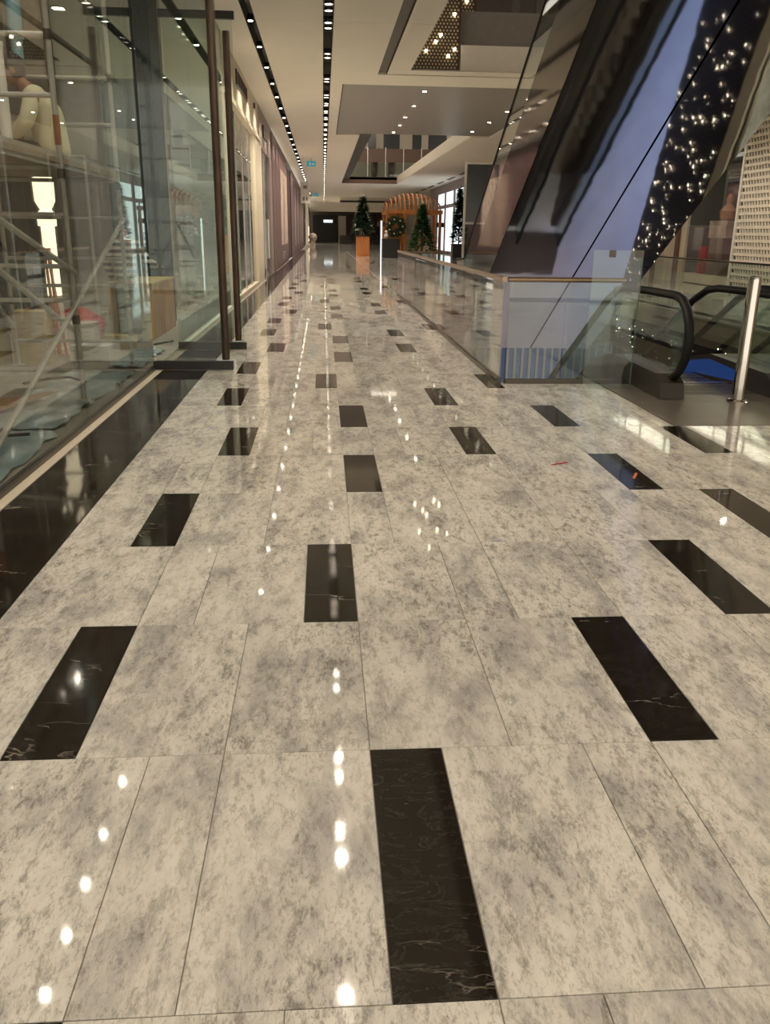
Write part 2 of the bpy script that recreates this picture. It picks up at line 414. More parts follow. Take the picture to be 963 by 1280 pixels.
# ------------------------------------------------------------------ ceiling lamps
def spot(loc, power, col=WARM, ang=125, rad=.05, parent=None, blend=.6):
    l = bpy.data.lights.new('lamp_light', 'SPOT'); l.energy = power; l.color = col
    l.spot_size = math.radians(ang); l.spot_blend = blend; l.shadow_soft_size = rad
    o = bpy.data.objects.new('lamp_light', l); COL.objects.link(o); o.location = loc
    if parent: o.parent = parent
    return o
twin = MB().box(-.088, .088, -.34, .34, .05, .10).mesh('housing', M['black'])
lens = MB().lathe([(.066, .012), (.066, .05)], n=16).mesh('lens', M['lamp'])
ringm = MB().lathe([(.082, .006), (.082, .05), (.067, .05), (.067, .006)], n=16).mesh('trim_ring', M['steel'])
cx = (SC[0]+SC[1])/2
LY = [-3, 0, 3, 6, 8.35, 9.9, 12.25, 15.1, 17.2, 18.6, 21.6, 24.9, 27.7]
while LY[-1] < 124: LY.append(LY[-1]+1.75)
for i, y in enumerate(LY):
    t = thing('ceiling_light', 'twin downlight recessed in the slot along the middle of the ceiling', 'light', (cx, y, ZC), 0, 'twin downlights in the middle slot')
    link('housing', twin, t)
    for s in (-.23, .23):
        link('lens', lens, t, (0, s, 0)); link('trim_ring', ringm, t, (0, s, 0))
    if y < 14:
        for s in (-.23, .23): spot((0, s, .008), SPOT_W*.5, parent=t, rad=.022)
    elif y < 29 or (y < 126 and i % 2): spot((0, .23, .008), SPOT_W*(1.0 if y < 29 else 1.9), parent=t, rad=.022)
cl = (SL[0]+SL[1])/2
smalll = MB().lathe([(.046, -.012), (.046, .03)], n=12).mesh('lens', M['lamps'])
smallh = MB().lathe([(.062, -.006), (.062, .10), (.047, .10), (.047, -.006)], n=12).mesh('housing', M['black'])
YS = [15.9]
while YS[-1] < 95: YS.append(YS[-1]+2.42)
for y in YS:
    t = thing('downlight', 'small round downlight in the dark slot beside the shopfronts', 'light', (cl, y, ZC), 0, 'small downlights in the shopfront slot')
    link('housing', smallh, t); link('lens', smalll, t)
    if y < 60: spot((0, 0, -.02), SPOT_L, parent=t, rad=.03)
grille = MB()
for q in range(6): grille.box(-.09+q*.034, -.08+q*.034, -.45, .45, .05, .09)
gm = grille.mesh('air_grille', M['slot'])
for y in [14.0, 20.1, 23.3, 26.3]:
    tag(link('air_grille', gm, None, (cx, y, ZC)), 'slatted black air grille between the lamps of the middle slot', 'vent', 'air grilles in the middle slot')
for (x, y) in [(2.95, 26.6), (2.95, 29.6), (2.93, 32.4), (2.95, 34.8), (2.9, 37.2), (6.2, 27.6), (6.15, 30.4), (6.1, 33.3), (6.0, 36.4)]:
    t = thing('panel_downlight', 'tiny round spotlight set in the glossy grey ceiling panel', 'light', (x, y, ZC+.05), 0, 'spotlights in the grey ceiling panel')
    MB().lathe([(.055, -.012), (.055, 0)], n=12).build('lens', M['lamps'], t)
    MB().lathe([(.075, -.008), (.075, 0), (.056, 0), (.056, -.008)], n=12).build('trim_ring', M['steel'], t)
# linear diffuser above the right-hand shops
for i in range(9):
    tag(BX('ceiling_diffuser', (9.3, 9.5, 52+i*6, 55.5+i*6, ZC-.03, ZC-.001), M['slot']), 'dark ceiling air diffuser in the dashed line over the right-hand shops', 'vent', 'dashed ceiling diffusers')

# ------------------------------------------------------------------ upper storey seen through the ceiling openings
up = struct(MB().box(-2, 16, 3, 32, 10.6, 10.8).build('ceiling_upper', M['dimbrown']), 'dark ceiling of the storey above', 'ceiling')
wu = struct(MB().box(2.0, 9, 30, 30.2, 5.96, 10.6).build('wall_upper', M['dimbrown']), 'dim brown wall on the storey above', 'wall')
fz = struct(MB().box(3.42, 8.19, 22.99, 23.07, 5.41, 5.97).build('trim_1', M['cream']), 'cream edge of the floor above the atrium', 'trim')
struct(MB().box(2.0, 2.19, 9.0, 23.0, 5.71, 6.1).build('trim_2', M['bronze']), 'bronze edge along the upper atrium opening', 'trim')
struct(MB().box(3.42, 8.2, 23.2, 23.3, 5.97, 6.75).build('wall_parapet', plain('taupe_parapet', (.17, .14, .11), .6)), 'grey parapet above the atrium edge', 'wall')
def perf_panel(name, x0, x1, y, z0, z1, label, pitch, hr, lights, front=-1):
    t = thing(name, label, 'panel', ((x0+x1)/2, y, z0))
    a = (x1-x0)/2; h = z1-z0
    BX('sheet', (-a, a, -.03, .03, 0, h), M['bronzeperf'], t)
    mb = MB(); n = 0
    z = pitch/2
    while z < h-pitch/2:
        x = -a+pitch/2+(pitch/2 if n % 2 else 0)
        while x < a-pitch/2:
            mb.lathe([(hr, 0), (hr, .01)], (0, 0, 0), 6) if False else mb.box(x-hr, x+hr, -.038, -.03, z-hr, z+hr)
            x += pitch
        z += pitch*.87; n += 1
    o = mb.build('perforations', plain('warm_perforation', (.42, .33, .20), .5, .3), t); o['kind'] = 'stuff'
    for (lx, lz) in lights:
        MB().ball((lx, -.07, lz), .035, 8, 5).build('point_lamp', M['sparkle'], t)  # glowing balls stand in for lamp reflections on the metal
    return t
perf_panel('perforated_screen', 2.22, 3.40, 23.02, 5.42, 9.3, 'bronze perforated metal screen with glowing beads for lamp reflections above the atrium edge', .085, .02,
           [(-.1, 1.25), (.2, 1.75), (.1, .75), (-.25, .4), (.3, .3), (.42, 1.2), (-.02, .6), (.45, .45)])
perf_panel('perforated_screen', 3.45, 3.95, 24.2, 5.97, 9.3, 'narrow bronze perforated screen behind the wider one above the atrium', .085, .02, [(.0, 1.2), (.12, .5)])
for x in (5.0, 5.6):
    tag(MB().box(x, x+.16, 24.6, 24.8, 5.97, 10.6).box(x-.06, x+.22, 24.55, 24.85, 5.97, 6.05).build('upper_post', M['darksteel']), 'slim dark upright standing on the upper storey floor', 'post', 'upper storey uprights')
# opening further down the corridor
e2 = struct(BX('trim_3', (1.55, 6.2, 75.0, 75.3, 5.41, 5.9), M['brown']), 'brown edge of the far ceiling opening', 'trim')
for (a, b) in [(1.552, 1.57), (6.18, 6.198)]:
    struct(BX('trim_4', (a, b, 38.2, 75, 5.42, 5.98), M['cream']), 'cream side edge of the far ceiling opening', 'trim')
wf = struct(BX('wall_far_upper', (-3, 22, 79, 79.3, 5.96, 11.5), M['cream']), 'cream wall on the storey above the far opening', 'wall')
struct(BX('ceiling_far_upper', (-3, 22, 36, 80, 11.3, 11.5), M['ceil']), 'pale ceiling over the far opening', 'ceiling')
t = thing('upper_balustrade', 'brown panelled balustrade across the far ceiling opening', 'balustrade', (3.9, 75.6, 5.96))
for i in range(12): BX('panel', (-4.6+i*1.5, -4.6+i*1.5+1.42, -.03, .03, 1.15, 2.2), M['brown'], t)
for i in range(13): BX('post', (-4.68+i*1.5, -4.6+i*1.5, -.05, .05, 0, 2.3), M['steel'], t)
BX('glass_panel', (-4.6, 13.4, -.01, .01, .05, 1.1), M['glassg'], t)
for i, (x, z0, z1, wd) in enumerate([(2.4, 8.3, 9.6, .5), (3.1, 8.3, 9.6, .5), (4.3, 7.9, 10.2, .7), (6.0, 8.4, 9.6, 1.4), (8.2, 8.0, 10.2, .8), (10.0, 8.4, 9.6, 1.6)]):
    o = thing('upper_window', 'dark window in the cream wall above the far opening', 'window', (x, 79, z0), 0, 'windows above the far opening')
    BX('pane', (-wd/2, wd/2, -.04, 0, 0, z1-z0), M['screen'], o); MB().box(-wd/2-.05, wd/2+.05, -.06, 0, -.05, 0).box(-wd/2-.05, wd/2+.05, -.06, 0, z1-z0, z1-z0+.05).build('frame', M['white'], o)
for x in (4.4, 5.9):
    o = thing('potted_plant', 'leafy potted plant on the storey above the far opening', 'plant', (x, 77, 5.96), 0, 'potted plants above the far opening')
    MB().lathe([(.2, 0), (.3, .5), (.3, 1.6)], n=12).build('pot', M['brown'], o)
    lf = MB(); q = random.Random(x)
    for i in range(60):
        a = q.random()*6.28; l = .5+q.random()*.6; ez = .3+q.random()
        d = Vector((math.cos(a), math.sin(a), ez)).normalized()*l; s = d.cross(Vector((0, 0, 1))).normalized()*.09
        lf.add([(0,0,1.6), d*.5+s+Vector((0,0,1.6)), d+Vector((0,0,1.6)), d*.5-s+Vector((0,0,1.6))], [(0,1,2,3)])
    lf.build('foliage', M['pine'], o)
def area(name, loc, size, power, col, rot=(0,0,0), sy=None, spread=180):
    l = bpy.data.lights.new(name, 'AREA'); l.energy = power; l.color = col; l.size = size; l.shape = 'RECTANGLE'; l.size_y = sy or size; l.spread = math.radians(spread)
    o = bpy.data.objects.new(name, l); COL.objects.link(o); o.location = loc; o.rotation_euler = rot
    return o
area('upper_lamp', (4, 60, 11.2), 4, 500, WARM, sy=20)

# ------------------------------------------------------------------ left glass shopfront, open doors
def shopwin(name, y0, y1, z1, label):
    o = BX(name, (XF-.006, XF+.006, y0+.005, y1-.005, .05, z1), M['glass'])
    return struct(o, label, 'window')
edges = [-4, -1.0, 1.3, 3.6, 5.93, 8.22, 10.22]
for i in range(6): 
    o = shopwin('window_%d' % (i+1), edges[i], edges[i+1], ZC-.02, 'tall frameless glass pane of the unfinished shop beside the border')
    o['group'] = 'shopfront panes'
edges2 = [12.12, 14.4, 16.7, 19.0]
for i in range(3):
    o = shopwin('window_%d' % (i+7), edges2[i], edges2[i+1], ZC-.02, 'tall frameless glass pane beyond the open doors'); o['group'] = 'shopfront panes beyond doors'
o = shopwin('window_10', 10.22, 12.12, ZC-.02, 'glass transom above the open shop doors'); o.data = MB().box(XF-.006, XF+.006, 10.23, 12.11, 4.3, ZC-.02).mesh('window_10', M['glass'])
struct(MB().box(XF-.04, XF+.014, -4, 10.22, -.008, .03).build('baseboard_left', M['darksteel']), 'dark metal channel under the shop glass', 'baseboard')
struct(MB().box(XF-.04, XF+.05, 12.12, 19, -.008, .045).build('baseboard_left_far', M['white']), 'pale metal sill beyond the open doors', 'baseboard')
struct(MB().box(XF-.02, XF+.016, -4, 10.22, .03, .055).build('trim_5', M['black']), 'black gasket under the shop glass', 'trim')
struct(MB().box(XF+.016, -1.932, -4, 10.2, -.008, .004).build('trim_6', M['cream']), 'thin pale stone strip beside the sill', 'trim')
def door(name, y, label, px):
    t = thing(name, label, 'door', (XF, y, 0)); t['kind'] = 'structure'
    BX('leaf', (.03, .90, -.006, .006, .11, 4.16), M['glassg'], t)
    BX('bottom_rail', (-.01, .93, -.035, .035, .01, .11), M['black'], t)
    BX('top_rail', (-.01, .93, -.03, .03, 4.11, 4.20), M['black'], t)
    MB().tube([(px-XF, -.09, .14), (px-XF, -.09, 3.96)], .045, 12).build('handle', M['brownwood'], t, True)
    mb = MB()
    for z in (.7, 2.0, 3.4): mb.tube([(px-XF, -.09, z), (px-XF, 0, z)], .014, 8)
    mb.build('handle_mount', M['darksteel'], t)
    return t
door('door_1', 10.25, 'open frameless glass door with full-height wooden pole handle, hinged at the scaffolded shop', -1.165)
door('door_2', 12.09, 'open glass door leaf hinged at the far jamb, wooden pole handle', -1.19)

# unfinished shop interior
struct(BX('wall_shop_back', (-7.2, -7.0, -4, 19, 0, 5.7), M['concrete']), 'bare back wall of the unfinished shop', 'wall')
struct(BX('wall_shop_end', (-7.0, XF-.05, 19.0, 19.2, 0, 5.7), M['concrete']), 'end wall of the unfinished shop', 'wall')
struct(BX('ceiling_shop', (-7.0, XF-.05, -4, 19, 5.2, 5.35), M['concrete']), 'ceiling of the unfinished shop', 'ceiling')
sf = BX('floor_shop', (-7.0, XF-.045, -4, 19, -.008, .0), M['concrete']); struct(sf, 'bare floor of the unfinished shop', 'floor')
def ribbed(name, x0, x1, y0, y1, z1, mat, label, cat='column', ribs=10):
    t = thing(name, label, cat, ((x0+x1)/2, (y0+y1)/2, 0)); a, b = (x1-x0)/2, (y1-y0)/2
    BX('core', (-a, a, -b, b, 0, z1), mat, t)
    k = 0; n = ribs; p = 2*a/n
    for i in range(n):
        BX('rib', (-a+i*p+p*.2, -a+i*p+p*.7, -b-.025, -b, 0, z1), mat, t)
    m2 = max(2, int(2*b/p))
    for i in range(m2):
        BX('rib', (a, a+.025, -b+i*p+p*.2, -b+i*p+p*.7, 0, z1), mat, t)
    return t
ribbed('ribbed_column', -3.55, -2.75, 15.3, 16.2, 5.2, M['teal'], 'tall teal ribbed column behind the open shop doors', ribs=9)
ribbed('ribbed_partition', -6.0, -4.2, 14.0, 14.2, 3.0, M['teal'], 'dark teal ribbed partition panel behind the scaffold', 'partition', ribs=18)
tag(BX('dark_pillar', (-4.9, -4.5, 11.5, 11.9, 0, 5.2), M['dimbrown']), 'dark brown pillar inside the unfinished shop', 'pillar')
tag(BX('stone_bulkhead_hanging', (-3.72, -3.26, 11.45, 11.65, 3.75, 5.195), M['stone']), 'rough pale stone bulkhead above the seated worker', 'bulkhead')
tag(MB().tube([(-3.10, 9.9, 3.42), (-3.10, 9.9, 5.2)], .075, 12).tube([(-3.10, 9.9, 3.24), (-3.10, 9.9, 3.42)], .055, 10).build('duct_hanging', M['blueduct'], None, True), 'light blue wrapped pipe hanging above the seated worker', 'pipe')
tag(MB().tube([(-2.84, 8.5, 2.19), (-2.84, 8.5, 3.1)], .05, 12).tube([(-2.84, 8.5, 3.1), (-2.84, 8.5, 3.14)], .057, 12).build('white_pipe', M['white'], None, True), 'white plastic pipe standing on the scaffold deck', 'pipe')
for (x, y, h, wd, lab) in [(-3.95, 9.2, 2.0, .55, 'dark navy sheet leaning upright under the scaffold'), (-4.3, 9.9, 2.1, .5, 'dark navy board standing beside the glowing stand')]:
    tag(MB().box(-wd/2, wd/2, -.03, .03, 0, h).box(-wd/2, wd/2, -.05, .05, h-.04, h).build('dark_board', M['navy'], None, loc=(x, y, 0)), lab, 'board')
t = thing('glowing_stand', 'bright white glowing display stand with flared head', 'lamp', (-3.55, 11.75, 0))
MB().lathe([(.09, .75), (.085, 1.3), (.085, 1.62)], n=20).build('stem', M['glowshade'], t, True)
MB().lathe([(.115, 1.62), (.12, 1.76), (.07, 1.82), (.125, 1.92), (.13, 2.18), (.06, 2.3)], n=20).build('head', M['glowshade'], t, True)
MB().lathe([(.16, 0), (.16, .06), (.10, .08), (.09, .75)], n=20).build('plinth', M['white'], t, True)
t = thing('crate', 'long plywood crate beside the ribbed column', 'crate', (-2.9, 14.2, 0))
for i in range(4): BX('side_board', (.30, .33, -.96+i*.48, -.96+i*.48+.47, 0, .8), M['ply'], t)
for i in range(2): BX('end_board', (-.33+i*.33, -.33+i*.33+.325, -.99, -.96, 0, .8), M['yellow'], t)
BX('lid', (-.34, .34, -1.0, 1.0, .8, .83), M['yellow'], t); BX('body', (-.32, .30, -.95, .95, 0, .8), M['ply'], t)
def carton(x, y, sx, sy, h, mat, lab, rz=0):
    t = thing('carton', lab, 'box', (x, y, 0), rz)
    BX('body', (-sx/2, sx/2, -sy/2, sy/2, 0, h), mat, t)
    MB().box(-sx/2, -.01, -sy/2, sy/2, h, h+.008).box(.01, sx/2, -sy/2, sy/2, h, h+.008).build('flap', mat, t)
carton(-3.62, 10.9, .4, .4, .62, M['yellow'], 'yellow card box under the glowing stand', .1)
carton(-4.08, 10.75, .35, .3, .4, M['yellow'], 'small yellow carton in front of the taller yellow box', -.2)
carton(-3.45, 12.2, .55, .4, .35, M['white'], 'white foam block on the shop floor', .05)
carton(-2.95, 11.2, .5, .45, .18, M['white'], 'low white foam slab on the plastic sheet', -.1)
carton(-2.85, 12.2, .4, .3, .18, M['yellow'], 'flat pale box before the plywood crate')
for i, (x, y, a) in enumerate([(-3.55, 11.35, .25), (-3.5, 11.4, .15), (-3.5, 11.3, .38)]):
    tag(MB().tube([(x+a*.5, y-.1, .02), (x, y+.15, 1.35)], .018, 6).build('orange_batten', M['orangeplastic']), 'thin orange batten leaning on the glowing stand', 'batten', 'orange battens')
def lump(name, c, r, mat, lab, cat, seed=1):
    mb = MB().ball((0,0,0), r, 14, 9); q = random.Random(seed)
    mb.v = [(x*(1+q.uniform(-.18,.18)), y*(1+q.uniform(-.18,.18)), max(-r[2]*.75, z*(1+q.uniform(-.15,.15)))) for x, y, z in mb.v]
    return tag(mb.build(name, mat, None, True, loc=(c[0], c[1], c[2]+r[2]*.75)), lab, cat)
lump('red_cloth', (-3.55, 12.75, 0), (.38, .3, .28), M['red'], 'crumpled red cloth heap on the shop floor', 'cloth', 3)
lump('red_bag', (-4.1, 12.3, .0), (.2, .2, .3), M['red'], 'red bag beside the orange battens', 'bag', 4)
# plastic sheets
def sheet(x0, x1, y0, y1, lab, seed, mat='plastic', amp=.05):
    nx, ny = 10, 26; q = random.Random(seed); vs = []; fs = []
    for j in range(ny+1):
        for i in range(nx+1):
            ex = (q.random()-.5)*.10 if i in (0, nx) else 0
            vs.append((x0+(x1-x0)*i/nx+ex, y0+(y1-y0)*j/ny, .006+amp*q.random()**2))
    for j in range(ny):
        for i in range(nx): a = j*(nx+1)+i; fs.append((a, a+1, a+nx+2, a+nx+1))
    o = MB().add(vs, fs).build('plastic_sheet', M[mat], None, True)
    sd = o.modifiers.new('sub', 'SUBSURF'); sd.levels = 1; sd.render_levels = 1
    return tag(o, lab, 'sheet')
sheet(-3.0, -2.16, 3.2, 6.9, 'crumpled pale blue plastic sheet spread along the shop glass', 1)
sheet(-2.95, -2.2, 7.0, 10.0, 'pale blue plastic sheet under the scaffold bay of the worker', 2)
sheet(-2.58, -2.22, 10.35, 12.0, 'small plastic sheet inside the open doors', 5)
tag(MB().prism([(-2.95, 7.1), (-2.6, 8.4), (-3.3, 7.6)], 'z', .07, .09).build('brown_board', M['ply']), 'brown triangular board offcut lying on the plastic', 'board')
for (pts, lab) in [([(-2.5, 9.0, .07), (-2.75, 9.3, .07), (-2.95, 9.2, .07), (-3.1, 8.9, .07)], 'black cable loop on the plastic sheet under the scaffold'),
                   ([(-2.3, 6.6, .07), (-2.45, 6.55, .07), (-2.55, 6.7, .07), (-2.8, 6.8, .07)], 'short black cable end near the glass'),
                   ([(-2.45, 12.5, .02), (-2.35, 12.7, .02), (-2.28, 12.6, .04), (-2.25, 12.9, .02)], 'short black cable by the plywood crate')]:
    tag(MB().tube(pts, .014, 6).build('cable', M['rubber'], None, True), lab, 'cable')

# scaffold
sc = thing('scaffold_tower', 'galvanised tube scaffold with plank deck behind the shop glass', 'scaffold', (-2.9, 8.0, 0))
XA, XB = .62, -.70      # front and back posts (local)
for fy in (-2.3, .1, 2.25):
    for xx in (XA, XB):
        BX('foot', (xx-.06, xx+.06, fy-.06, fy+.06, .055, .067), M['galv'], sc)
        MB().tube([(xx, fy, .067), (xx, fy, 3.9)], .024, 10).build('post', M['galv'], sc, True)
        for z in (.8, 2.05, 3.13): MB().tube([(xx, fy, z-.04), (xx, fy, z+.04)], .036, 10).build('coupler', M['darksteel'], sc, True)
    for z in (.34, .97, 1.27, 1.71, 2.10, 2.67, 3.13):
        MB().tube([(XB, fy, z), (XA, fy, z)], .022, 8).build('crossbar', M['galv'], sc, True)
for z in (2.13, 3.16):
    for xx in (XB,):
        MB().tube([(xx, -2.3, z), (xx, 2.25, z)], .022, 8).build('ledger', M['galv'], sc, True)
for (a, b) in [((XA+.03, -2.3, .13), (XA+.03, 2.25, 1.70)), ((XA+.03, -2.3, 1.82), (XA+.03, .1, 1.22)), ((XA-.03, -1.9, 1.42), (XA-.03, .1, .70)), ((XB, -2.3, 1.9), (XB, .1, .5)), ((XB, .1, 1.9), (XB, 2.25, .5))]:
    MB().tube([a, b], .024, 8).build('brace', M['galv'], sc, True)
for i in range(5):
    BX('plank', (XB+.03+i*.262, XB+.03+i*.262+.25, -2.35, 2.3, 2.135, 2.18), M['plank'], sc)
MB().box(XA-.03, XA-.005, -2.35, 2.3, 2.10, 2.22).build('toe_board', M['galv'], sc)
MB().tube([(XA, .1, 2.28), (XA, .1, 2.52)], .027, 10).build('painted_band', M['rustpaint'], sc, True)
MB().tube([(XA, -2.3, .55), (XA, -2.3, .78)], .027, 10).build('painted_band', M['rustpaint'], sc, True)

# ------------------------------------------------------------------ people
def skin_body(name, chains, mat, parent, sub=2):
    """chains: list of lists of (point, radius or (rx, ry)); points shared by equal coordinates"""
    vs, rad, es, idx = [], [], [], {}
    for ch in chains:
        prev = None
        for (p, r) in ch:
            k = tuple(round(c, 4) for c in p)
            if k not in idx:
                idx[k] = len(vs); vs.append(p); rad.append(r)
            i = idx[k]
            if prev is not None and prev != i: es.append((prev, i))
            prev = i
    me = bpy.data.meshes.new(name); me.from_pydata(vs, es, []); me.materials.append(mat)
    o = link(name, me, parent)
    o.modifiers.new('skin', 'SKIN')
    sv = me.skin_vertices[0].data if len(me.skin_vertices) else None
    if sv is None:
        bm = bmesh.new(); bm.from_mesh(me); bm.verts.layers.skin.verify(); bm.to_mesh(me); bm.free(); sv = me.skin_vertices[0].data
    for i, r in enumerate(rad):
        sv[i].radius = r if isinstance(r, tuple) else (r, r)
        sv[i].use_root = (i == 0)
    s = o.modifiers.new('sub', 'SUBSURF'); s.levels = sub; s.render_levels = sub
    for p in me.polygons: p.use_smooth = True
    o.modifiers['skin'].use_smooth_shade = True
    return o
def head(parent, c, fwd, tilt=0):
    """a head with face, ears and hair around centre c, looking along fwd"""
    fwd = Vector(fwd).normalized(); side = fwd.cross(Vector((0,0,1))).normalized(); upv = side.cross(fwd)
    def T(mb):
        mb.v = [tuple(Vector(c)+side*x+fwd*y+upv*z) for x, y, z in mb.v]; return mb
    h = MB().ball((0,0,0), (.075, .095, .118), 16, 12)
    h.v = [(x*(1-.28*max(0, -z/.118)), y*(1-.10*max(0, -z/.118))+.012*max(0, -z/.118), z) for x, y, z in h.v]
    h.add([(-.013,.088,-.02),(.013,.088,-.02),(0,.115,-.022),(0,.09,.018)], [(0,1,2),(0,2,3),(1,3,2),(0,3,1)])      # nose
    for s in (-1, 1): h.ball((s*.076, -.005, -.005), (.014, .026, .034), 8, 6)                                      # ears
    T(h).build('head', M['skin'], parent, True)
    ey = MB()
    for s in (-1, 1): ey.ball((s*.03, .083, .012), (.012, .008, .006), 8, 5)
    T(ey).build('eyes', M['hair'], parent, True)
    T(MB().ball((0, .088, -.055), (.024, .008, .006), 8, 5)).build('mouth', M['rustpaint'], parent, True)
    hr = MB().ball((0, -.012, .02), (.086, .104, .112), 18, 12)
    hr.v = [(x, y if z > .02 or y < .02 else .02-(y-.02)*.3, max(z, -.07)) for x, y, z in hr.v]
    q = random.Random(5); hr.v = [(x*(1+q.uniform(-.04,.05)), y*(1+q.uniform(-.04,.05)), z*(1+q.uniform(-.03,.08))) for x, y, z in hr.v]
    T(hr).build('hair', M['hair'], parent, True)
def fingers(chains, wrist, palm, dirv, spread, curl):
    """palm plus four fingers and a thumb as skin chains"""
    d = Vector(dirv).normalized(); s = Vector(spread).normalized(); cu = Vector(curl).normalized()
    w = Vector(wrist); pm = w+d*.05
    chains.append([(tuple(w), .026), (tuple(pm), (.036, .02))])
    for k, l in zip((-1.5, -.5, .5, 1.5), (.062, .075, .08, .07)):
        a = pm+s*k*.018+d*.03; b = a+d*l*.5+cu*l*.15; e = b+d*l*.3+cu*l*.35
        chains.append([(tuple(pm), (.036, .02)), (tuple(a), .010), (tuple(b), .009), (tuple(e), .007)])
    a = w+d*.03+s*.035; b = a+d*.03+s*.02+cu*.01
    chains.append([(tuple(w), .026), (tuple(a), .012), (tuple(b), .009)])

# seated worker on the deck, facing into the shop (-x), back rounded
wk = thing('person', 'person in a pale yellow long-sleeved shirt sitting hunched on the scaffold deck', 'person', (-2.66, 9.2, 2.18)); wk.scale = (1.08, 1.08, 1.12)
hip = (0, 0, .13)
sp_ = [(hip, (.07, .07)), ((0, 0, .26), (.08, .08)), ((-.02, 0, .42), (.11, .09)), ((-.07, 0, .54), (.12, .08)), ((-.14, 0, .60), (.07, .07)), ((-.19, 0, .65), .055), ((-.22, 0, .69), .05)]
arm = lambda s: [((-.07, s*.17, .53), .058), ((-.12, s*.25, .33), .048), ((-.24, s*.21, .24), .040), ((-.34, s*.15, .27), .034)]
ch = [sp_]
for s in (-1, 1):
    ch.append([sp_[3]]+arm(s))
    ch.append([(hip, (.07, .07)), ((-.06, s*.09, .10), .05), ((-.44, s*.15, .14), .05), ((-.60, s*.16, .10), .045)])
    fingers(ch, (-.345, s*.148, .27), None, (-1, -s*.2, -.1), (0, s, .1), (0, 0, -1))
skin_body('body', ch, M['skin'], wk)
sh = [[((.02, 0, .04), (.165, .14)), ((.02, 0, .13), (.165, .145)), ((0, 0, .26), (.16, .14)), ((-.02, 0, .42), (.18, .14)), ((-.07, 0, .54), (.185, .12)), ((-.135, 0, .60), (.085, .085))]]
for s in (-1, 1): sh.append([sh[0][4]]+[(q_, r_+.022) for q_, r_ in arm(s)[:3]]+[((-.31, s*.17, .262), .05)])
skin_body('shirt', sh, M['shirt'], wk)
tr = [[((.0, 0, .09), (.155, .10)), ((-.03, 0, .09), (.155, .10))]]
for s in (-1, 1):
    tr.append([((-.03, 0, .09), (.155, .10)), ((-.08, s*.10, .10), .095), ((-.46, s*.15, .15), .08), ((-.58, s*.16, .10), .068)])
skin_body('trousers', tr, M['trouser'], wk)
head(wk, (-.265, 0, .755), (-1, -.15, -.3))
# standing worker in a striped jumper
sw = thing('person', 'person in a black and white striped jumper standing behind the scaffold', 'person', (-2.84, 12.8, 0))
ch = [[((0, 0, .92), (.08, .07)), ((0, 0, 1.08), (.09, .08)), ((.01, .02, 1.28), (.12, .09)), ((.02, .03, 1.40), (.13, .08)), ((.02, .03, 1.48), .06), ((.03, .05, 1.56), .05)]]
for s in (-1, 1):
    ch.append([((0, 0, .92), (.08, .07)), ((s*.09, 0, .84), .055), ((s*.10, .02, .48), .05), ((s*.10, 0, .10), .045), ((s*.10, .03, .045), (.045, .04)), ((s*.11, .14, .035), (.04, .03))])
arms = {1: [((.19, .03, 1.38), .055), ((.30, .10, 1.16), .046), ((.42, .24, 1.08), .036)], -1: [((-.16, .03, 1.38), .055), ((-.26, .0, 1.12), .046), ((-.22, .12, .92), .036)]}
for s in (-1, 1):
    ch.append([((.02, .03, 1.40), (.13, .08))]+arms[s])
fingers(ch, (.44, .26, 1.08), None, (.6, .7, -.1), (-.3, .3, .9), (-.5, .5, -.3)); fingers(ch, (-.215, .13, .90), None, (.1, .3, -.9), (0, 1, 0), (1, 0, 0))
skin_body('body', ch, M['skin'], sw)
sh = [[((0, 0, .88), (.165, .125)), ((0, 0, 1.08), (.16, .12)), ((.01, .02, 1.28), (.185, .125)), ((.02, .03, 1.40), (.19, .115)), ((.02, .03, 1.47), .075)]]
for s in (-1, 1): sh.append([((.02, .03, 1.40), (.19, .115))]+[(p, r+.018) for p, r in arms[s]])
skin_body('jumper', sh, M['striped'], sw)
tr = [[((0, 0, .90), (.155, .12)), ((0, 0, .86), (.155, .12))]]
for s in (-1, 1): tr.append([((0, 0, .86), (.155, .12)), ((s*.09, 0, .80), .10), ((s*.10, .02, .48), .08), ((s*.10, 0, .10), .07)])
skin_body('trousers', tr, M['trouser'], sw)
for s in (-1, 1): MB().ball((s*.105, .07, .05), (.05, .13, .05), 12, 8).build('shoe', M['black'], sw, True)
head(sw, (.03, .05, 1.66), (.3, 1, -.1))

# lamps in the unfinished shop
for (x, y) in [(-3.9, 12.1), (-4.2, 2.2), (-4.5, 16.8)]:
    t = thing('panel_light', 'square recessed panel light in the shop ceiling', 'light', (x, y, 5.2), 0, 'shop ceiling panel lights')
    BX('diffuser', (-.09, .09, -.09, .09, -.02, -.005), M['lamp'], t); MB().box(-.11, -.09, -.11, .11, -.03, 0).box(.09, .11, -.11, .11, -.03, 0).box(-.09, .09, -.11, -.09, -.03, 0).box(-.09, .09, .09, .11, -.03, 0).build('frame', M['steel'], t)
    spot((0, 0, -.06), 60, parent=t, ang=150)

for i, y in enumerate([5.1, 5.6, 6.2, 6.9, 7.6, 8.4, 9.4]):
    t = thing('shop_downlight', 'small round downlight in the row on the unfinished shop ceiling', 'light', (-2.65, y, 5.2), 0, 'shop ceiling downlights')
    MB().lathe([(.045, -.02), (.045, -.004)], n=12).build('lens', M['lamps'], t); MB().lathe([(.06, -.015), (.06, 0), (.046, 0), (.046, -.015)], n=12).build('trim_ring', M['steel'], t)
    spot((0, 0, -.04), 22, parent=t, ang=140, rad=.018)
# ------------------------------------------------------------------ shops along the left
def at_wall(name, b, mat, parent): return BX(name, b, mat, parent)
t = thing('shopfront', 'cream shopfront with dark grille sign and wide pilaster past the glass doors', 'shopfront', (-2.02, 19.2, 0))
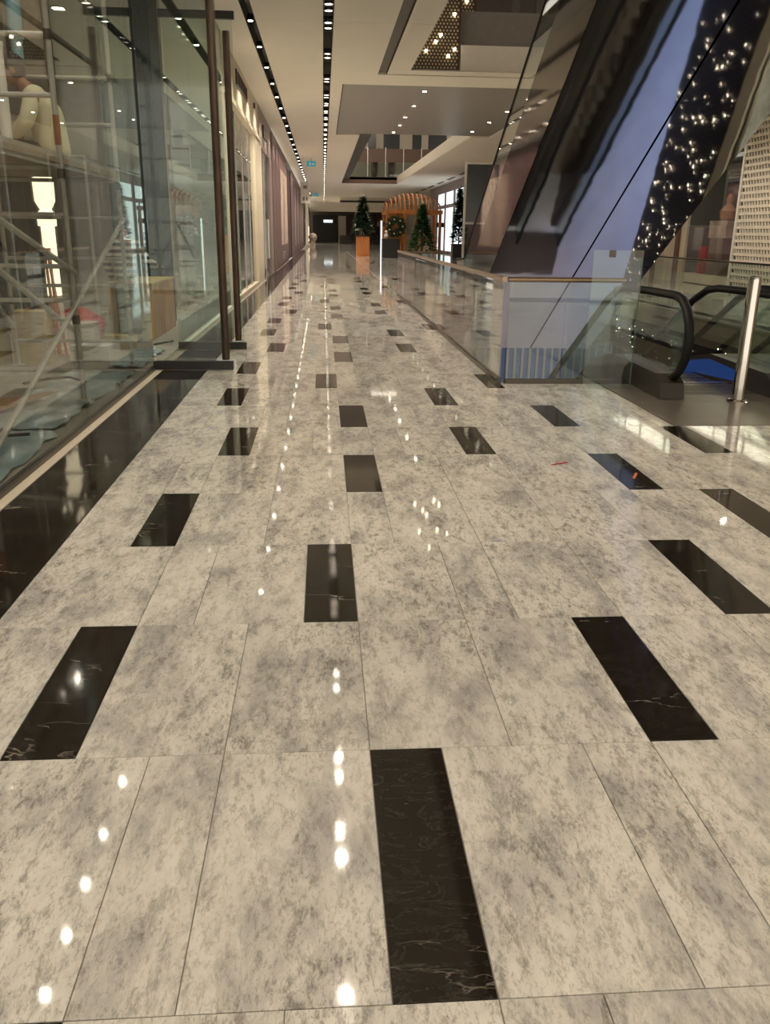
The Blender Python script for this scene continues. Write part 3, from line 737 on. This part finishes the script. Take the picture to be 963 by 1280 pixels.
# local: x 0 at the facade, y along corridor
at_wall('header', (-.25, 0, 0, 10.2, 4.35, 5.40), M['cream'], t)
at_wall('cornice', (-.25, .07, 0, 10.2, 4.27, 4.37), M['cream'], t)
at_wall('pilaster', (-.25, .03, 8.2, 10.2, 0, 4.27), M['cream'], t)
at_wall('pilaster', (-.25, .02, 0, .8, 0, 4.27), M['cream'], t)
g = at_wall('grille_sign', (0, .03, 3.0, 6.0, 4.86, 5.2), M['black'], t)
for i in range(8): BX('letter_bar', (.03, .05, 3.2+i*.34, 3.28+i*.34, 4.9, 5.16), M['maroon'], g)
at_wall('camera_box', (0, .06, 8.3, 8.5, 5.02, 5.16), M['brown'], t)
for i in range(4):
    BX('pane', (-.06, -.05, .8+i*1.85, .8+(i+1)*1.85-.02, .1, 4.25), M['glass'], t)
    BX('mullion', (-.08, -.03, .79+i*1.85, .83+i*1.85, .1, 4.25), M['steel'], t)
at_wall('plinth', (-.2, .02, .8, 8.2, 0, .1), M['cream'], t)
at_wall('back_wall', (-1.6, -1.5, 0, 10.2, 0, 5.3), M['cream'], t)
BX('soffit', (-1.5, -.25, 0, 10.2, 4.35, 4.45), M['cream'], t)
area('shop_lamp', (-2.9, 24.5, 4.3), .8, 130, WARM, sy=6)
def mannequin(x, y, top, bottom, lab):
    t = thing('mannequin', lab, 'mannequin', (x, y, 0))
    MB().lathe([(.2, 0), (.2, .02), (.02, .04), (.02, .75)], n=14).build('stand', M['steel'], t, True)
    MB().lathe([(.12, .7), (.17, .85), (.14, 1.05), (.19, 1.32), (.16, 1.42), (.05, 1.47), (.05, 1.54)], n=16).build('torso', top, t, True)
    MB().ball((0, 0, 1.63), (.075, .09, .11), 12, 8).build('head', M['white'], t, True)
    MB().lathe([(.2, .25), (.19, .6), (.16, .85)], n=16).build('skirt', bottom, t, True)
mannequin(-2.6, 22.6, M['brown'], M['banner'], 'shop window mannequin in brown top behind cream shopfront')
mannequin(-2.55, 24.3, M['banner'], M['teal'], 'shop window mannequin in pale top and teal skirt')
t = thing('shopfront', 'mauve grey shopfront with small sign and dark doorway before the purple hoarding', 'shopfront', (-2.02, 29.5, 0))
at_wall('header', (-.25, 0, 0, 6.5, 4.2, 5.40), M['mauve'], t)
at_wall('sign', (0, .04, 1.9, 3.7, 4.62, 5.0), M['black'], t)
at_wall('pilaster', (-.25, .02, 0, .6, 0, 4.2), M['cream'], t)
at_wall('pilaster', (-.25, .02, 4.9, 6.5, 0, 4.2), M['mauve'], t)
d = at_wall('door', (-.12, -.06, 2.6, 4.9, .05, 4.15), M['screen'], t)
BX('door_frame', (-.06, -.02, 2.5, 2.6, .0, 4.2), M['steel'], d); BX('door_handle', (-.05, .0, 4.0, 4.1, .6, 2.0), M['white'], d)
at_wall('window_pane', (-.08, -.06, .6, 2.5, .3, 4.15), M['glass'], t)
at_wall('window_back', (-.9, -.8, .6, 2.5, 0, 4.2), M['mauve'], t)
at_wall('step', (-.1, .10, .5, 6.4, 0, .06), M['steel'], t)
for (y, z) in [(30.6, 2.15), (30.9, 3.0)]:
    tag(MB().ball((-2.35, y, z), (.15, .2, .16), 12, 8).tube([(-2.35, y, z+.15), (-2.35, y, 4.2)], .01, 5).build('red_ornament_hanging', M['red'], None, True), 'round red ornament hanging in the mauve shop window', 'ornament', 'red window ornaments')
def hoarding(y0, y1, h, x, mat, lab, panels):
    t = thing('hoarding', lab, 'hoarding', (x, y0, 0)); L = (y1-y0)/panels
    for i in range(panels): BX('panel', (-.08, 0, i*L+.015, (i+1)*L-.015, .06, h), mat, t)
    BX('base', (-.1, .015, 0, y1-y0, 0, .06), M['dimbrown'], t); BX('return', (-.9, -.08, 0, .06, 0, h), mat, t); BX('cap', (-.1, .01, 0, y1-y0, h, h+.04), mat, t)
    return t
h1 = hoarding(36.2, 50.5, 5.2, -1.98, M['purple'], 'purple hoarding with tall pale fashion poster', 6)
p = BX('poster', (0, .012, 6.4, 13.6, .95, 4.35), M['poster'], h1)
fg = MB().prism([(8.2, 1.0), (9.4, 1.0), (9.8, 2.0), (10.4, 2.9), (10.2, 3.5), (9.7, 4.1), (9.2, 3.5), (8.8, 2.8)], 'x', .012, .02).build('figure_print', M['mauve'], p)
for i in range(3): BX('caption', (.0, .01, 7.5, 10.5-i*.6, .55-i*.13, .61-i*.13), M['banner'], h1)
tag(MB().box(-2.5, -2.02, 50.6, 56.4, 0, 5.0).box(-2.02, -1.98, 50.6, 50.9, 0, 5.0).box(-2.02, -1.98, 56.1, 56.4, 0, 5.0).build('dark_portal', M['maroon']), 'dark maroon doorway recess between the two purple hoardings', 'doorway')
h2 = hoarding(56.6, 92, 5.1, -1.98, M['purple'], 'long purple hoarding with narrow pale banners', 8)
for y in (7, 14, 22, 29): BX('banner', (0, .012, y, y+1.6, .6, 4.5), M['banner'], h2)
t = thing('shopfront', 'black shopfront following the long purple hoarding', 'shopfront', (-2.02, 92.2, 0))
at_wall('front', (-.2, 0, 0, 12.4, 0, 4.6), M['black'], t); at_wall('header', (-.2, 0, 0, 12.4, 4.6, 5.39), M['dimbrown'], t); at_wall('door', (0, .02, 5, 8, 0, 3.2), M['screen'], t)
t = thing('shopfront', 'warmly lit reddish shopfront at the far end of the left wall', 'shopfront', (-2.02, 106.5, 0))
at_wall('front', (-.2, .25, 0, 3, 0, 4.7), M['cream'], t); at_wall('front', (-.2, .1, 3, 30, 0, 4.7), M['brown'], t); at_wall('lit_window', (.1, .13, 5, 14, .3, 2.2), M['warmlit'], t)
t = thing('hanging_sign', 'white hanging shop sign projecting over the black shopfront', 'sign', (-1.35, 70, 3.65))
BX('board', (-.35, .35, -.05, .05, 0, 1.55), M['white'], t); MB().box(-.03, .03, -.02, .02, 1.55, 1.75).build('rod', M['steel'], t)
MB().box(-.15, .15, -.06, -.05, 1.05, 1.3).box(-.2, -.05, -.06, -.05, .2, .45).box(.05, .18, -.06, -.05, .2, .45).build('print', M['mauve'], t)
for (x, y, wd, lab) in [(-.62, 50.3, .5, 'teal exit sign hanging near the grey ceiling panel'), (-.7, 92, .5, 'far teal exit sign hanging by the white shop sign')]:
    t = thing('exit_sign', lab, 'sign', (x, y, 4.98))
    BX('box', (-wd/2, wd/2, -.05, .05, 0, .28), M['teallit'], t); MB().box(-.12, .0, -.055, -.05, .07, .2).box(.05, .18, -.055, -.05, .1, .16).build('print', M['white'], t)
    MB().box(-.02, .02, -.01, .01, .28, .42).build('rod', M['steel'], t)

# ------------------------------------------------------------------ glass balustrades round the atrium
def balustrade(name, p0, p1, n, h, lab, rail=.028, matrail='railmetal', top_extra=0):
    p0, p1 = Vector(p0), Vector(p1); L = (p1-p0).length; rz = math.atan2((p1-p0).y, (p1-p0).x)
    t = thing(name, lab, 'balustrade', p0, rz)
    w_ = L/n
    for i in range(n): BX('glass_panel', (i*w_+.006, (i+1)*w_-.006, -.008, .008, .02, h-.02), M['glassg'], t)
    MB().box(0, L, -.03, .03, 0, .05).build('base_channel', M['darksteel'], t)
    MB().tube([(-.02, 0, h), (L+.02, 0, h)], rail, 10).build('handrail', M[matrail], t, True)
    return t
balustrade('glass_balustrade', (1.96, 9.36, 0), (1.96, 23.0, 0), 9, 1.13, 'long glass balustrade with bronze handrail along the atrium edge')
balustrade('glass_balustrade', (2.02, 9.33, 0), (3.28, 9.33, 0), 2, 1.13, 'short glass balustrade with bronze handrail beside the escalator entry')
balustrade('glass_balustrade', (2.02, 23.05, 0), (3.3, 23.05, 0), 1, 1.1, 'short glass balustrade at the far end of the atrium, walkway side')
balustrade('glass_balustrade', (6.8, 23.05, 0), (8.0, 23.05, 0), 1, 1.1, 'short glass balustrade at the far end of the atrium, lattice side')
balustrade('glass_balustrade', (8.06, 9.6, 0), (8.06, 23.0, 0), 8, 1.12, 'glass balustrade on the opposite side of the atrium', .02, 'darksteel')
t = thing('glass_screen', 'tall clear glass screen with two clamps beside the escalator newel', 'screen', (3.05, 8.95, 0))
BX('pane', (-.25, .27, -.006, .006, .0, 1.45), M['glassg'], t); BX('edge', (.27, .277, -.007, .007, 0, 1.45), M['glassedge'], t)
for x in (-.05, .23): BX('clamp', (x-.03, x+.03, -.02, .02, 1.38, 1.45), M['darksteel'], t)
t = thing('bollard', 'polished steel bollard standing at the escalator entry', 'bollard', (4.185, 8.2, .006))
MB().lathe([(.062, 0), (.062, 1.2), (.055, 1.225), (.03, 1.235)], n=24).build('post', M['chrome'], t, True)
MB().lathe([(.105, 0), (.105, .012), (.09, .022), (.07, .03), (.064, .032)], n=24).build('flange', M['chrome'], t, True)
for a in range(4): MB().lathe([(.01, .012), (.01, .03)], (.085*math.cos(a*1.57+.8), .085*math.sin(a*1.57+.8), 0), 8).build('bolt', M['steel'], t)
lp = thing('landing_plate', 'brownish ribbed steel landing plate before the down escalators', 'plate', (3.1, 7.13, 0))
BX('sheet', (0, 3.85, 1.1, 2.14, -.006, .004), M['plate'], lp)
BX('apron', (0, 3.85, 0, 1.1, -.006, .003), M['plate'], lp)
for i in range(7): BX('rib', (.5, 3.2, 1.5+i*.09, 1.53+i*.09, .004, .007), M['darksteel'], lp)

# ------------------------------------------------------------------ escalators
C30, S30 = math.cos(math.pi/6), .5
def down_escalator(x0, x1, lab):
    """entry at y 8.2, descends away from the viewer at 30 degrees"""
    t = thing('escalator', lab, 'escalator', ((x0+x1)/2, 9.4, 0)); a = (x1-x0)/2
    yk = 10.25-9.4        # knee
    LB = 10.6             # run
    def P(y, z): return (y-9.4, z)
    for s in (-1, 1):
        xo = s*a
        # newel and handrail path in (y,z)
        path = []
        for k in range(9):
            an = math.pi*1.5 - k*math.pi/8 ; path.append((8.62+.42*math.cos(an), .60+.42*math.sin(an)))
        path += [(9.3, 1.02), (10.1, 1.01), (10.4, .97), (10.75, .83), (11.1, .63)]
        path.append((11.1+LB*C30, .63-LB*S30))
        MB().tube([(xo, y-9.4, z) for y, z in path], .043, 10, sx=1.1).build('handrail', M['rubber'], t, True)
        gp = [(8.62, .22)]+[(8.62+.38*math.cos(math.pi*1.45-k*math.pi*.95/8), .60+.38*math.sin(math.pi*1.45-k*math.pi*.95/8)) for k in range(9)]
        gp += [(10.1, .975), (10.4, .935), (10.75, .80), (11.1, .60), (11.1+LB*C30, .60-LB*S30), (11.1+LB*C30, .0-LB*S30), (11.1, -.18), (10.5, .12), (9.9, .22)]
        MB().prism([P(*q) for q in gp], 'x', xo-.006, xo+.006).build('glass_side', M['glassg'], t)
        # decking / skirt
        out = .16 if (s < 0) == (x0 < 4) else .275
        sk = [(8.35, .01), (8.40, .16), (8.55, .24), (9.9, .26), (10.5, .16), (11.1, -.14), (11.1+LB*C30, -.14-LB*S30), (11.1+LB*C30, -1.2-LB*S30), (10.6, -1.0), (9.4, -.9), (9.4, .009), (8.35, .009)]
        sk = [(y, z) for y, z in sk]
        MB().prism([P(*q) for q in sk], 'x', xo-(out if s < 0 else .09), xo+(.09 if s < 0 else out)).build('skirt', M['skirt'], t)
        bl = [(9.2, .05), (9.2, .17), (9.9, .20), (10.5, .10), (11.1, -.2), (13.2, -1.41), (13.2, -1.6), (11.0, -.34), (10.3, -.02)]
        MB().prism([P(*q) for q in bl], 'x', xo-s*.091, xo-s*.099).build('skirt_reflection', M['bluereflect'], t)  # glowing strip stands in for blue light reflected from below
    # steps
    st = MB().box(-a+.12, a-.12, 0, .40, -.22, 0).box(-a+.12, a-.12, -.01, .02, -.24, .005).mesh('step', M['darksteel'])
    for k in range(22):
        y = 9.42+k*.40; z = -.02 if k < 2 else -.02-(k-1.6)*.231
        link('step', st, t, (0, y-9.4, z))
    MB().box(-a+.11, a-.11, -.12, 0, .0075, .014).build('comb', M['steel'], t)
    MB().prism([(9.4-9.4, -.95), (10.5-9.4, -.95), (11.1+LB*C30-9.4, -1.15-LB*S30), (11.1+LB*C30-9.4, -1.25-LB*S30), (10.5-9.4, -1.05), (0, -1.05)], 'x', -a+.1, a-.1).build('soffit', M['bronze'], t)
    return t
down_escalator(3.60, 4.72, 'black escalator going down beside the short glass balustrade')
down_escalator(5.28, 6.40, 'black escalator going down, further from the short glass balustrade')
W0, W1, W2 = 8.2, 9.44, 10.35
def wz(w_, y): return 1.6+(w_-.5*y)/C30       # height of an inclined plane at y
def up_escalator(x0, x1, lab, left):
    t = thing('escalator', lab, 'escalator', ((x0+x1)/2, 22, -1.3)); a = (x1-x0)/2
    yt = 7.5; yb = 21.1
    def Q(y, z): return (y-22, z+1.3)
    zb = wz(W0, yb)
    prof = [Q(yt, wz(W0, yt)), Q(yb, zb), Q(22.9, zb), Q(22.9, -.02), Q(21.6, -.02), Q(yb+.05, wz(W1, yb+.05)) if False else Q(21.2, wz(W1, 21.2)), Q(yt, wz(W1, yt))]
    MB().prism(prof, 'x', -a+.012, a-.012).build('truss', M['black'], t)
    # soffit panels with a joint every 2.6 m are one mirror sheet in the photograph
    so = [Q(yt, wz(W0, yt)-.014), Q(yb, zb-.014), Q(22.9, zb-.014), Q(22.9, zb-.002), Q(yb, zb-.002), Q(yt, wz(W0, yt)-.002)]
    MB().prism(so, 'x', -a+.008, a-.008).build('soffit', M['mirror'], t)
    for s in (-1, 1):
        MB().prism(prof, 'x', s*a-.008*(1 if s > 0 else -1)-.006, s*a-.008*(1 if s > 0 else -1)+.006).build('side_cladding', M['bronze'], t)
        gl = [Q(yt, wz(W1, yt)), Q(21.2, wz(W1, 21.2)), Q(21.8, .0), Q(22.85, .0), Q(22.85, .9), Q(21.6, .98), Q(20.9, wz(W2-.03, 20.9)), Q(yt, wz(W2-.03, yt))]
        MB().prism(gl, 'x', s*(a-.10)-.006, s*(a-.10)+.006).build('glass_side', M['glassg'], t)
        rail = [Q(yt, wz(W2, yt)), Q(20.9, wz(W2, 20.9)), Q(21.6, 1.0), Q(22.9, .95)]
        MB().tube([(s*(a-.10), y, z) for y, z in rail], .026, 10).build('handrail', M['rubber'], t, True)
        MB().tube([(s*(a-.05), q[0], q[1]) for q in [Q(yt, wz(W1, yt)+.02), Q(21.2, wz(W1, 21.2)+.02)]], .02, 6).build('deck_trim', M['darksteel'], t)
    return t
up_escalator(3.40, 5.165, 'escalator rising overhead with bronze side and mirrored underside', True)
up_escalator(5.185, 6.67, 'escalator rising overhead alongside, its mirrored underside on the perforated-wall side', False)

# ------------------------------------------------------------------ atrium: opposite side and lower storey
lf = struct(BX('floor_lower', (1.0, 16, 2, 48, -5.6, -5.4), M['lowfloor']), 'pale floor of the storey below', 'floor')
struct(BX('wall_lower_left', (1.6, 1.98, 2, 48, -5.4, -.46), M['dimbrown']), 'dark wall below the walkway edge', 'wall')
struct(BX('wall_lower_near', (1.98, 16, 2, 2.2, -5.4, -.46), M['dimbrown']), 'dark wall on the storey below', 'wall')
struct(MB().box(2.001, 2.018, V_Y0, V_Y1, -.45, -.01).box(2.02, 7.97, V_Y1-.02, V_Y1-.001, -.45, -.01).build('trim_7', M['fascia']), 'cream fascia round the atrium opening', 'trim')
struct(BX('trim_8', (7.96, 7.999, 9.4, V_Y1, -.44, -.01), M['fascia']), 'cream fascia under the opposite walkway', 'trim')
t = thing('perforated_band', 'dark bronze perforated band with glowing dots for lamp reflections under the opposite walkway', 'panel', (7.965, 15, -3.3))
BX('sheet', (-.02, .03, -5.6, 8.0, 0, 2.85), M['bronzeperf'], t)
mb = MB(); n = 0; z = .1
while z < 2.8:
    y = -5.5+(.06 if n % 2 else 0)
    while y < 7.9: mb.box(-.028, -.02, y-.022, y+.022, z-.022, z+.022); y += .13
    z += .11; n += 1
o = mb.build('perforations', plain('dim_perforation', (.10, .075, .05), .4, .3), t); o['kind'] = 'stuff'
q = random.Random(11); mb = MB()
for i in range(260): mb.ball((-.05, q.uniform(-5.4, 7.8), q.uniform(.1, 2.75)), .005+.010*q.random()**2, 6, 4)  # scattered glowing dots imitate lights reflected in the band
o = mb.build('lamp_glints', M['sparkle2'], t); o['kind'] = 'stuff'
area('lower_lamp', (10.5, 16, -1.0), 3, COOL_W, (.50, .62, 1.0), sy=14)
area('lower_lamp', (7.5, 26, -1.0), 3, COOL_W*.35, (1.0, .75, .65), sy=6)
struct(BX('ceiling_lower', (8.3, 16, 2, 48, -.95, -.46), M['white']), 'ceiling of the storey below', 'ceiling')
tag(MB().box(3.35, 6.65, 20.4, 21.7, -5.4, -5.385).box(3.3, 6.7, 20.35, 20.4, -5.4, -5.37).build('landing_mat', M['black']), 'black landing mat at the foot of the down escalators', 'mat')
t = thing('slat_screen', 'pale slatted screen with blue panels on the storey below', 'screen', (8.6, 31, -5.4))
for i in range(22): BX('slat', (-3.0+i*.28, -3.0+i*.28+.09, -.03, .03, 0, 3.2), M['white'], t)
MB().box(-3.1, 3.2, .04, .08, 0, 3.3).build('blue_panel', plain('blue_panel', (.22, .36, .62), .5), t); BX('rail', (-3.1, 3.2, -.05, .05, 3.2, 3.35), M['brown'], t)
struct(BX('wall_lower_right', (15.8, 16, 2.2, 47.8, -5.4, -.96), plain('blue_lit_wall', (.03, .10, .32), .5)), 'wall on the storey below, its blue light put into the colour', 'wall')  # wall colour carries the blue light of the lower storey
struct(BX('wall_lower_far', (1.98, 16, 47.8, 48, -5.4, -.46), M['cream']), 'far wall on the storey below', 'wall')

# opposite shops (beyond the atrium)
XR = 13.0
t = thing('lattice_screen', 'white openwork lattice screen wall across the atrium', 'screen', (XR, 27.2, 0))
BX('frame', (-.06, .06, -.12, 0, .02, 5.39), M['white'], t)
BX('backing', (.02, .06, -16, -.12, .02, 5.39), M['hole'], t)
mb = MB(); p = .20; n = 0; z = .03
while z < 5.3:
    mb.box(-.03, .02, -16, -.12, z, z+.085)
    y = -15.9+(.09 if n % 2 else 0)
    while y < -.25:
        mb.prism([(y, z+.08), (y+.075, z+.08), (y+.12, z+p+.005), (y+.07, z+p+.005)], 'x', -.025, .02)
        y += .18
    z += p; n += 1
o = mb.build('lattice', M['screenwhite'], t); o['kind'] = 'stuff'
t = thing('shop_window', 'display window with stacked goods beside the white lattice', 'window', (XR, 27.25, 0))
struct(BX('wall_display', (14.6, 14.7, 27.3, 36.0, 0, 5.39), M['navy']), 'dark back wall of the display window', 'wall')
pl = thing('display_plinth', 'low cream plinth inside the display window', 'plinth', (13.8, 29.1, 0)); BX('block', (-.75, .75, -1.75, 1.75, .03, .35), M['cream'], pl); BX('toe', (-.7, .7, -1.7, 1.7, 0, .03), M['brown'], pl)
BX('pane', (0, .012, .1, 3.7, .35, 4.2), M['glass'], t); BX('header', (-.02, .1, 0, 3.8, 4.2, 5.39), M['cream'], t); BX('jamb', (-.03, .08, 3.7, 3.95, 0, 4.2), M['cream'], t)
area('shop_lamp', (13.7, 29, 4.1), .8, 9, WARM, sy=2.5)
for (y, z, sy, h, mat, lab) in [(28.9, .35, 1.1, .7, 'brown', 'lower brown goods box in the display window'), (28.9, 1.05, 1.0, .5, 'mauve', 'mauve goods box stacked on the brown one'), (28.9, 1.55, 1.3, .55, 'poster', 'pale goods carton topping the display stack'), (29.9, .35, .6, .9, 'red', 'red goods box in the display window')]:
    t = thing('goods_box', lab, 'box', (13.5, y, z)); BX('body', (-.3, .3, -sy/2, sy/2, 0, h-.04), M[mat], t); BX('lid', (-.31, .31, -sy/2-.01, sy/2+.01, h-.04, h), M[mat], t)
tag(MB().lathe([(.1, 0), (.25, .05), (.28, .3), (.12, .5), (.1, .55), (.13, .7), (.05, .85)], n=14).build('display_bust', M['skin'], None, True, loc=(13.5, 28.9, 2.1)), 'terracotta display bust on the stacked cartons', 'bust')
t = thing('fluted_wall', 'cream wall with tall vertical mouldings beside the display window', 'wall', (XR, 31.2, 0))
BX('panel', (0, .2, 0, 9, 0, 5.39), M['cream'], t)
for i in range(8): BX('moulding', (-.10, 0, .2+i*1.1, .45+i*1.1, 0, 5.39), M['cream'] if i % 2 else M['brown'], t)
struct(BX('wall_right', (13.0, 13.3, 40.2, 150, 0, 5.39), M['cream']), 'cream wall on the right of the far corridor', 'wall')
struct(BX('wall_right_near', (15.8, 16, -4, 27, 0, 5.39), M['cream']), 'cream wall beyond the lattice screen', 'wall')

for y in (12, 16, 20, 24, 28):  # unseen lamps, added to brighten the lattice screen
    t = thing('added_downlight', 'round downlight added out of view over the opposite walkway to light the lattice', 'light', (10.3, y, ZC), 0, 'added downlights over the opposite walkway')
    MB().lathe([(.06, -.02), (.06, -.002)], n=12).build('lens', M['lamp'], t); MB().lathe([(.08, -.012), (.08, 0), (.061, 0), (.061, -.012)], n=12).build('trim_ring', M['steel'], t)
    spot((0, 0, -.05), 160, parent=t, ang=150)
# far corridor, right-hand side
t = thing('display_board', 'tall dark display board in a pale frame beyond the up escalator', 'board', (7.5, 42, 0))
BX('screen', (-.75, .75, -.04, .04, 2.1, 4.65), M['screen'], t)
for b in [(-.85, -.75, -.06, .06, 0, 4.75), (.75, .85, -.06, .06, 0, 4.75), (-.75, .75, -.06, .06, 4.65, 4.75), (-.75, .75, -.06, .06, 2.0, 2.1)]: BX('frame', b, M['white'], t)
t = thing('lit_shop', 'brightly lit white shop window on the right of the far corridor', 'shopfront', (10.5, 62, 0))
BX('wall', (-.4, 2.5, 0, 22, 0, 5.39), M['mauve'], t)
for i, y in enumerate((2, 7.0, 12)):
    BX('lit_pane', (-.44, -.4, y, y+3.6, .2, 3.5), M['shoplight'], t); BX('lit_sign', (-.44, -.4, y, y+3.6, 3.8, 4.7), M['shoplight'], t)
BX('pier', (-.5, .5, -6, 0, 0, 5.39), M['dimbrown'], t)
# kiosk
KY = 60.0
t = thing('kiosk', 'orange timber gazebo kiosk with domed rib roof', 'kiosk', (5.95, KY, 0)); hw = 1.75
for x in (-hw, -hw/3, hw/3, hw):
    for y in (-hw, hw):
        BX('post', (x-.09, x+.09, y-.09, y+.09, 0, 2.75), M['orange'], t)
for b in [(-hw-.15, hw+.15, -hw-.12, -hw+.12, 2.75, 3.0), (-hw-.15, hw+.15, hw-.12, hw+.12, 2.75, 3.0), (-hw-.12, -hw+.12, -hw, hw, 2.75, 3.0), (hw-.12, hw+.12, -hw, hw, 2.75, 3.0)]:
    BX('beam', b, M['orange'], t)
for i in range(13):
    x = -hw+i*2*hw/12; hgt = 1.05*math.sqrt(max(.05, 1-(x/(hw*1.12))**2))
    MB().tube([(x*(1-.0), -hw*math.cos(k*math.pi/12), 3.0+hgt*math.sin(k*math.pi/12)) for k in range(13)], .05, 6).build('rib', M['orange'], t)
for i in range(5):
    BX('lattice_bar', (-hw, hw, -hw-.02, -hw+.02, .95+i*.09, .98+i*.09), M['orange'], t)
BX('side_wall', (-hw, -hw/3, -hw-.03, -hw+.03, .9, 2.75), M['orange'], t)
BX('crossbeam', (-hw-.55, -hw, -.06, .06, 1.95, 2.25), M['maroon'], t); BX('crossbeam', (hw, hw+.5, -.06, .06, 1.95, 2.25), M['maroon'], t)
BX('lamp_column', (-hw-.42, -hw-.33, -hw-.1, -hw+.05, 0, 2.3), M['shoplight'], t)
tag(MB().box(-.6, .55, -.4, .4, 0, 1.12).box(-.62, .57, -.42, .42, 1.12, 1.18).build('counter', M['black'], None, loc=(4.42, KY-2.6, 0)), 'black counter box in front of the timber kiosk', 'counter')
def xmas(x, y, z0, h, r, mat, lab, pot, seed, baubles=10, potmat='orange'):
    t = thing('christmas_tree', lab, 'tree', (x, y, 0)); q = random.Random(seed)
    if pot:
        MB().prism([(-.45, -.45), (.45, -.45), (.45, .45), (-.45, .45)], 'z', 0, z0).build('planter', M[potmat], t); BX('planter_rim', (-.5, .5, -.5, .5, z0-.06, z0), M['black'], t)
    MB().tube([(0, 0, z0), (0, 0, z0+h*.9)], .05, 6).build('trunk', M['brown'], t)
    mb = MB()
    for i in range(1500):
        u = q.random()**.8; rad = r*(1-u)*(.55+.45*q.random())+.04; a = q.random()*6.283
        c = Vector((rad*math.cos(a), rad*math.sin(a), z0+.1+u*h*.93)); d = Vector((math.cos(a), math.sin(a), q.uniform(-.4, .5))).normalized()*(.18+.18*q.random())
        s = Vector((-math.sin(a), math.cos(a), q.uniform(-.5, .5))).normalized()*.075
        mb.add([c-d*.4-s, c-d*.4+s, c+d], [(0, 1, 2)])
    mb.build('foliage', mat, t)
    for i in range(baubles):
        u = .08+.8*q.random(); a = -math.pi*q.random(); rad = r*(1-u)*.95+.05
        MB().ball((rad*math.cos(a), rad*math.sin(a), z0+.1+u*h*.93), .075, 8, 6).build('bauble', M['bauble'] if i % 5 else M['baubleb'], t, True)
    MB().ball((0, 0, z0+h+.03), .08, 8, 6).build('topper', M['bauble'], t, True)
xmas(2.75, KY+1.5, 1.35, 2.55, .75, M['pine'], 'decorated dark tree in an orange planter standing apart from the kiosk', True, 1, 14)
xmas(6.35, KY-3.3, .3, 3.1, .95, M['fir'], 'bright green fir tree in front of the kiosk', True, 2, 3, 'black')
xmas(9.1, KY-1, .9, 3.6, .55, M['pine'], 'dark tree behind the right side of the kiosk', True, 3, 6, 'black')
t = thing('wreath', 'dark evergreen wreath with pale baubles on the kiosk wall', 'wreath', (4.75, KY-hw-.28, 1.95))
mb = MB(); q = random.Random(8)
for i in range(420):
    a = q.random()*6.283; rr_ = .45+q.uniform(-.2, .2); c = Vector((rr_*math.cos(a), q.uniform(-.08, .08), rr_*math.sin(a))); d = Vector((q.uniform(-1,1), q.uniform(-1,.3), q.uniform(-1,1))).normalized()*.2; s = d.cross(Vector((0,1,.3))).normalized()*.05
    mb.add([c-s, c+s, c+d], [(0, 1, 2)])
mb.build('foliage', M['pine'], t)
for i in range(7):
    a = i*.9; MB().ball((.45*math.cos(a), -.15, .45*math.sin(a)), .06, 8, 6).build('bauble', M['bauble'], t, True)
tag(MB().ball((4.1, KY-2.6, 1.36), (.14, .12, .18), 10, 8).ball((4.1, KY-2.6, 1.61), .1, 10, 8).build('white_figurine', M['white'], None, True), 'small white snowman-like figurine on the black counter', 'figurine')
# far end
struct(BX('wall_back', (-3, 13, 140, 140.3, 0, 5.4), M['dimbrown']), 'dim wall closing the far end of the corridor', 'wall')
for i, (x0, x1, mat, z1, lab) in enumerate([(-1.6, 2.2, 'black', 4.0, 'dark shop portal at the far end of the corridor'), (2.4, 3.6, 'cream', 3.9, 'pale column at the far end of the corridor'), (3.8, 8.4, 'maroon', 4.2, 'wide maroon portal at the far end of the corridor')]):
    t = thing('far_portal', lab, 'portal', ((x0+x1)/2, 139.5, 0)); a = (x1-x0)/2
    BX('face', (-a, a, 0, .4, 0, z1), M[mat], t); BX('lintel', (-a, a, -.1, 0, z1-.3, z1), M[mat], t)
    if i == 0: BX('lit_sign', (-.2, 1.2, -.12, -.1, 2.9, 3.3), M['shoplight'], t)
    if i == 2: BX('poster_stand', (-.5, .3, -1.2, -1.1, .6, 2.8), M['white'], t)
for i, (x, wd) in enumerate([(3.0, 1.6), (5.2, 2.4), (7.6, 2.0)]):
    t = thing('lounge_seat', 'dark lounge seat on the floor near the far portals', 'seat', (x, 118, 0), 0, 'far lounge seats')
    BX('seat', (-wd/2, wd/2, -.4, .4, 0, .5), M['black'], t); BX('backrest', (-wd/2, wd/2, .3, .45, .5, 1.1), M['black'], t)
tag(MB().box(-.3, .3, -.3, .3, 0, .5).ball((0, 0, .9), (.5, .5, .5), 12, 8).build('flower_tub', M['poster'], None, True, loc=(-1.2, 104, 0)), 'pale pink flower tub by the far left shops', 'planter')

# litter on the floor
for (x, y, a, col, lab) in [(1.716, 5.87, .4, 'red', 'thin red paper scrap lying on the pale tiles'), (2.16, 5.53, 1.1, 'orangeplastic', 'small orange scrap lying on a dark floor tile')]:
    mb = MB()
    for k in range(4):
        mb.prism([(-.07+k*.035, -.012), (-.035+k*.035, -.008), (-.035+k*.035, .006), (-.07+k*.035, .010)], 'z', .001+.003*(k % 2), .004+.003*(k % 2))
    o = mb.build('paper_scrap', M[col], None, loc=(x, y, 0)); o.rotation_euler = (0, 0, a); tag(o, lab, 'scrap')
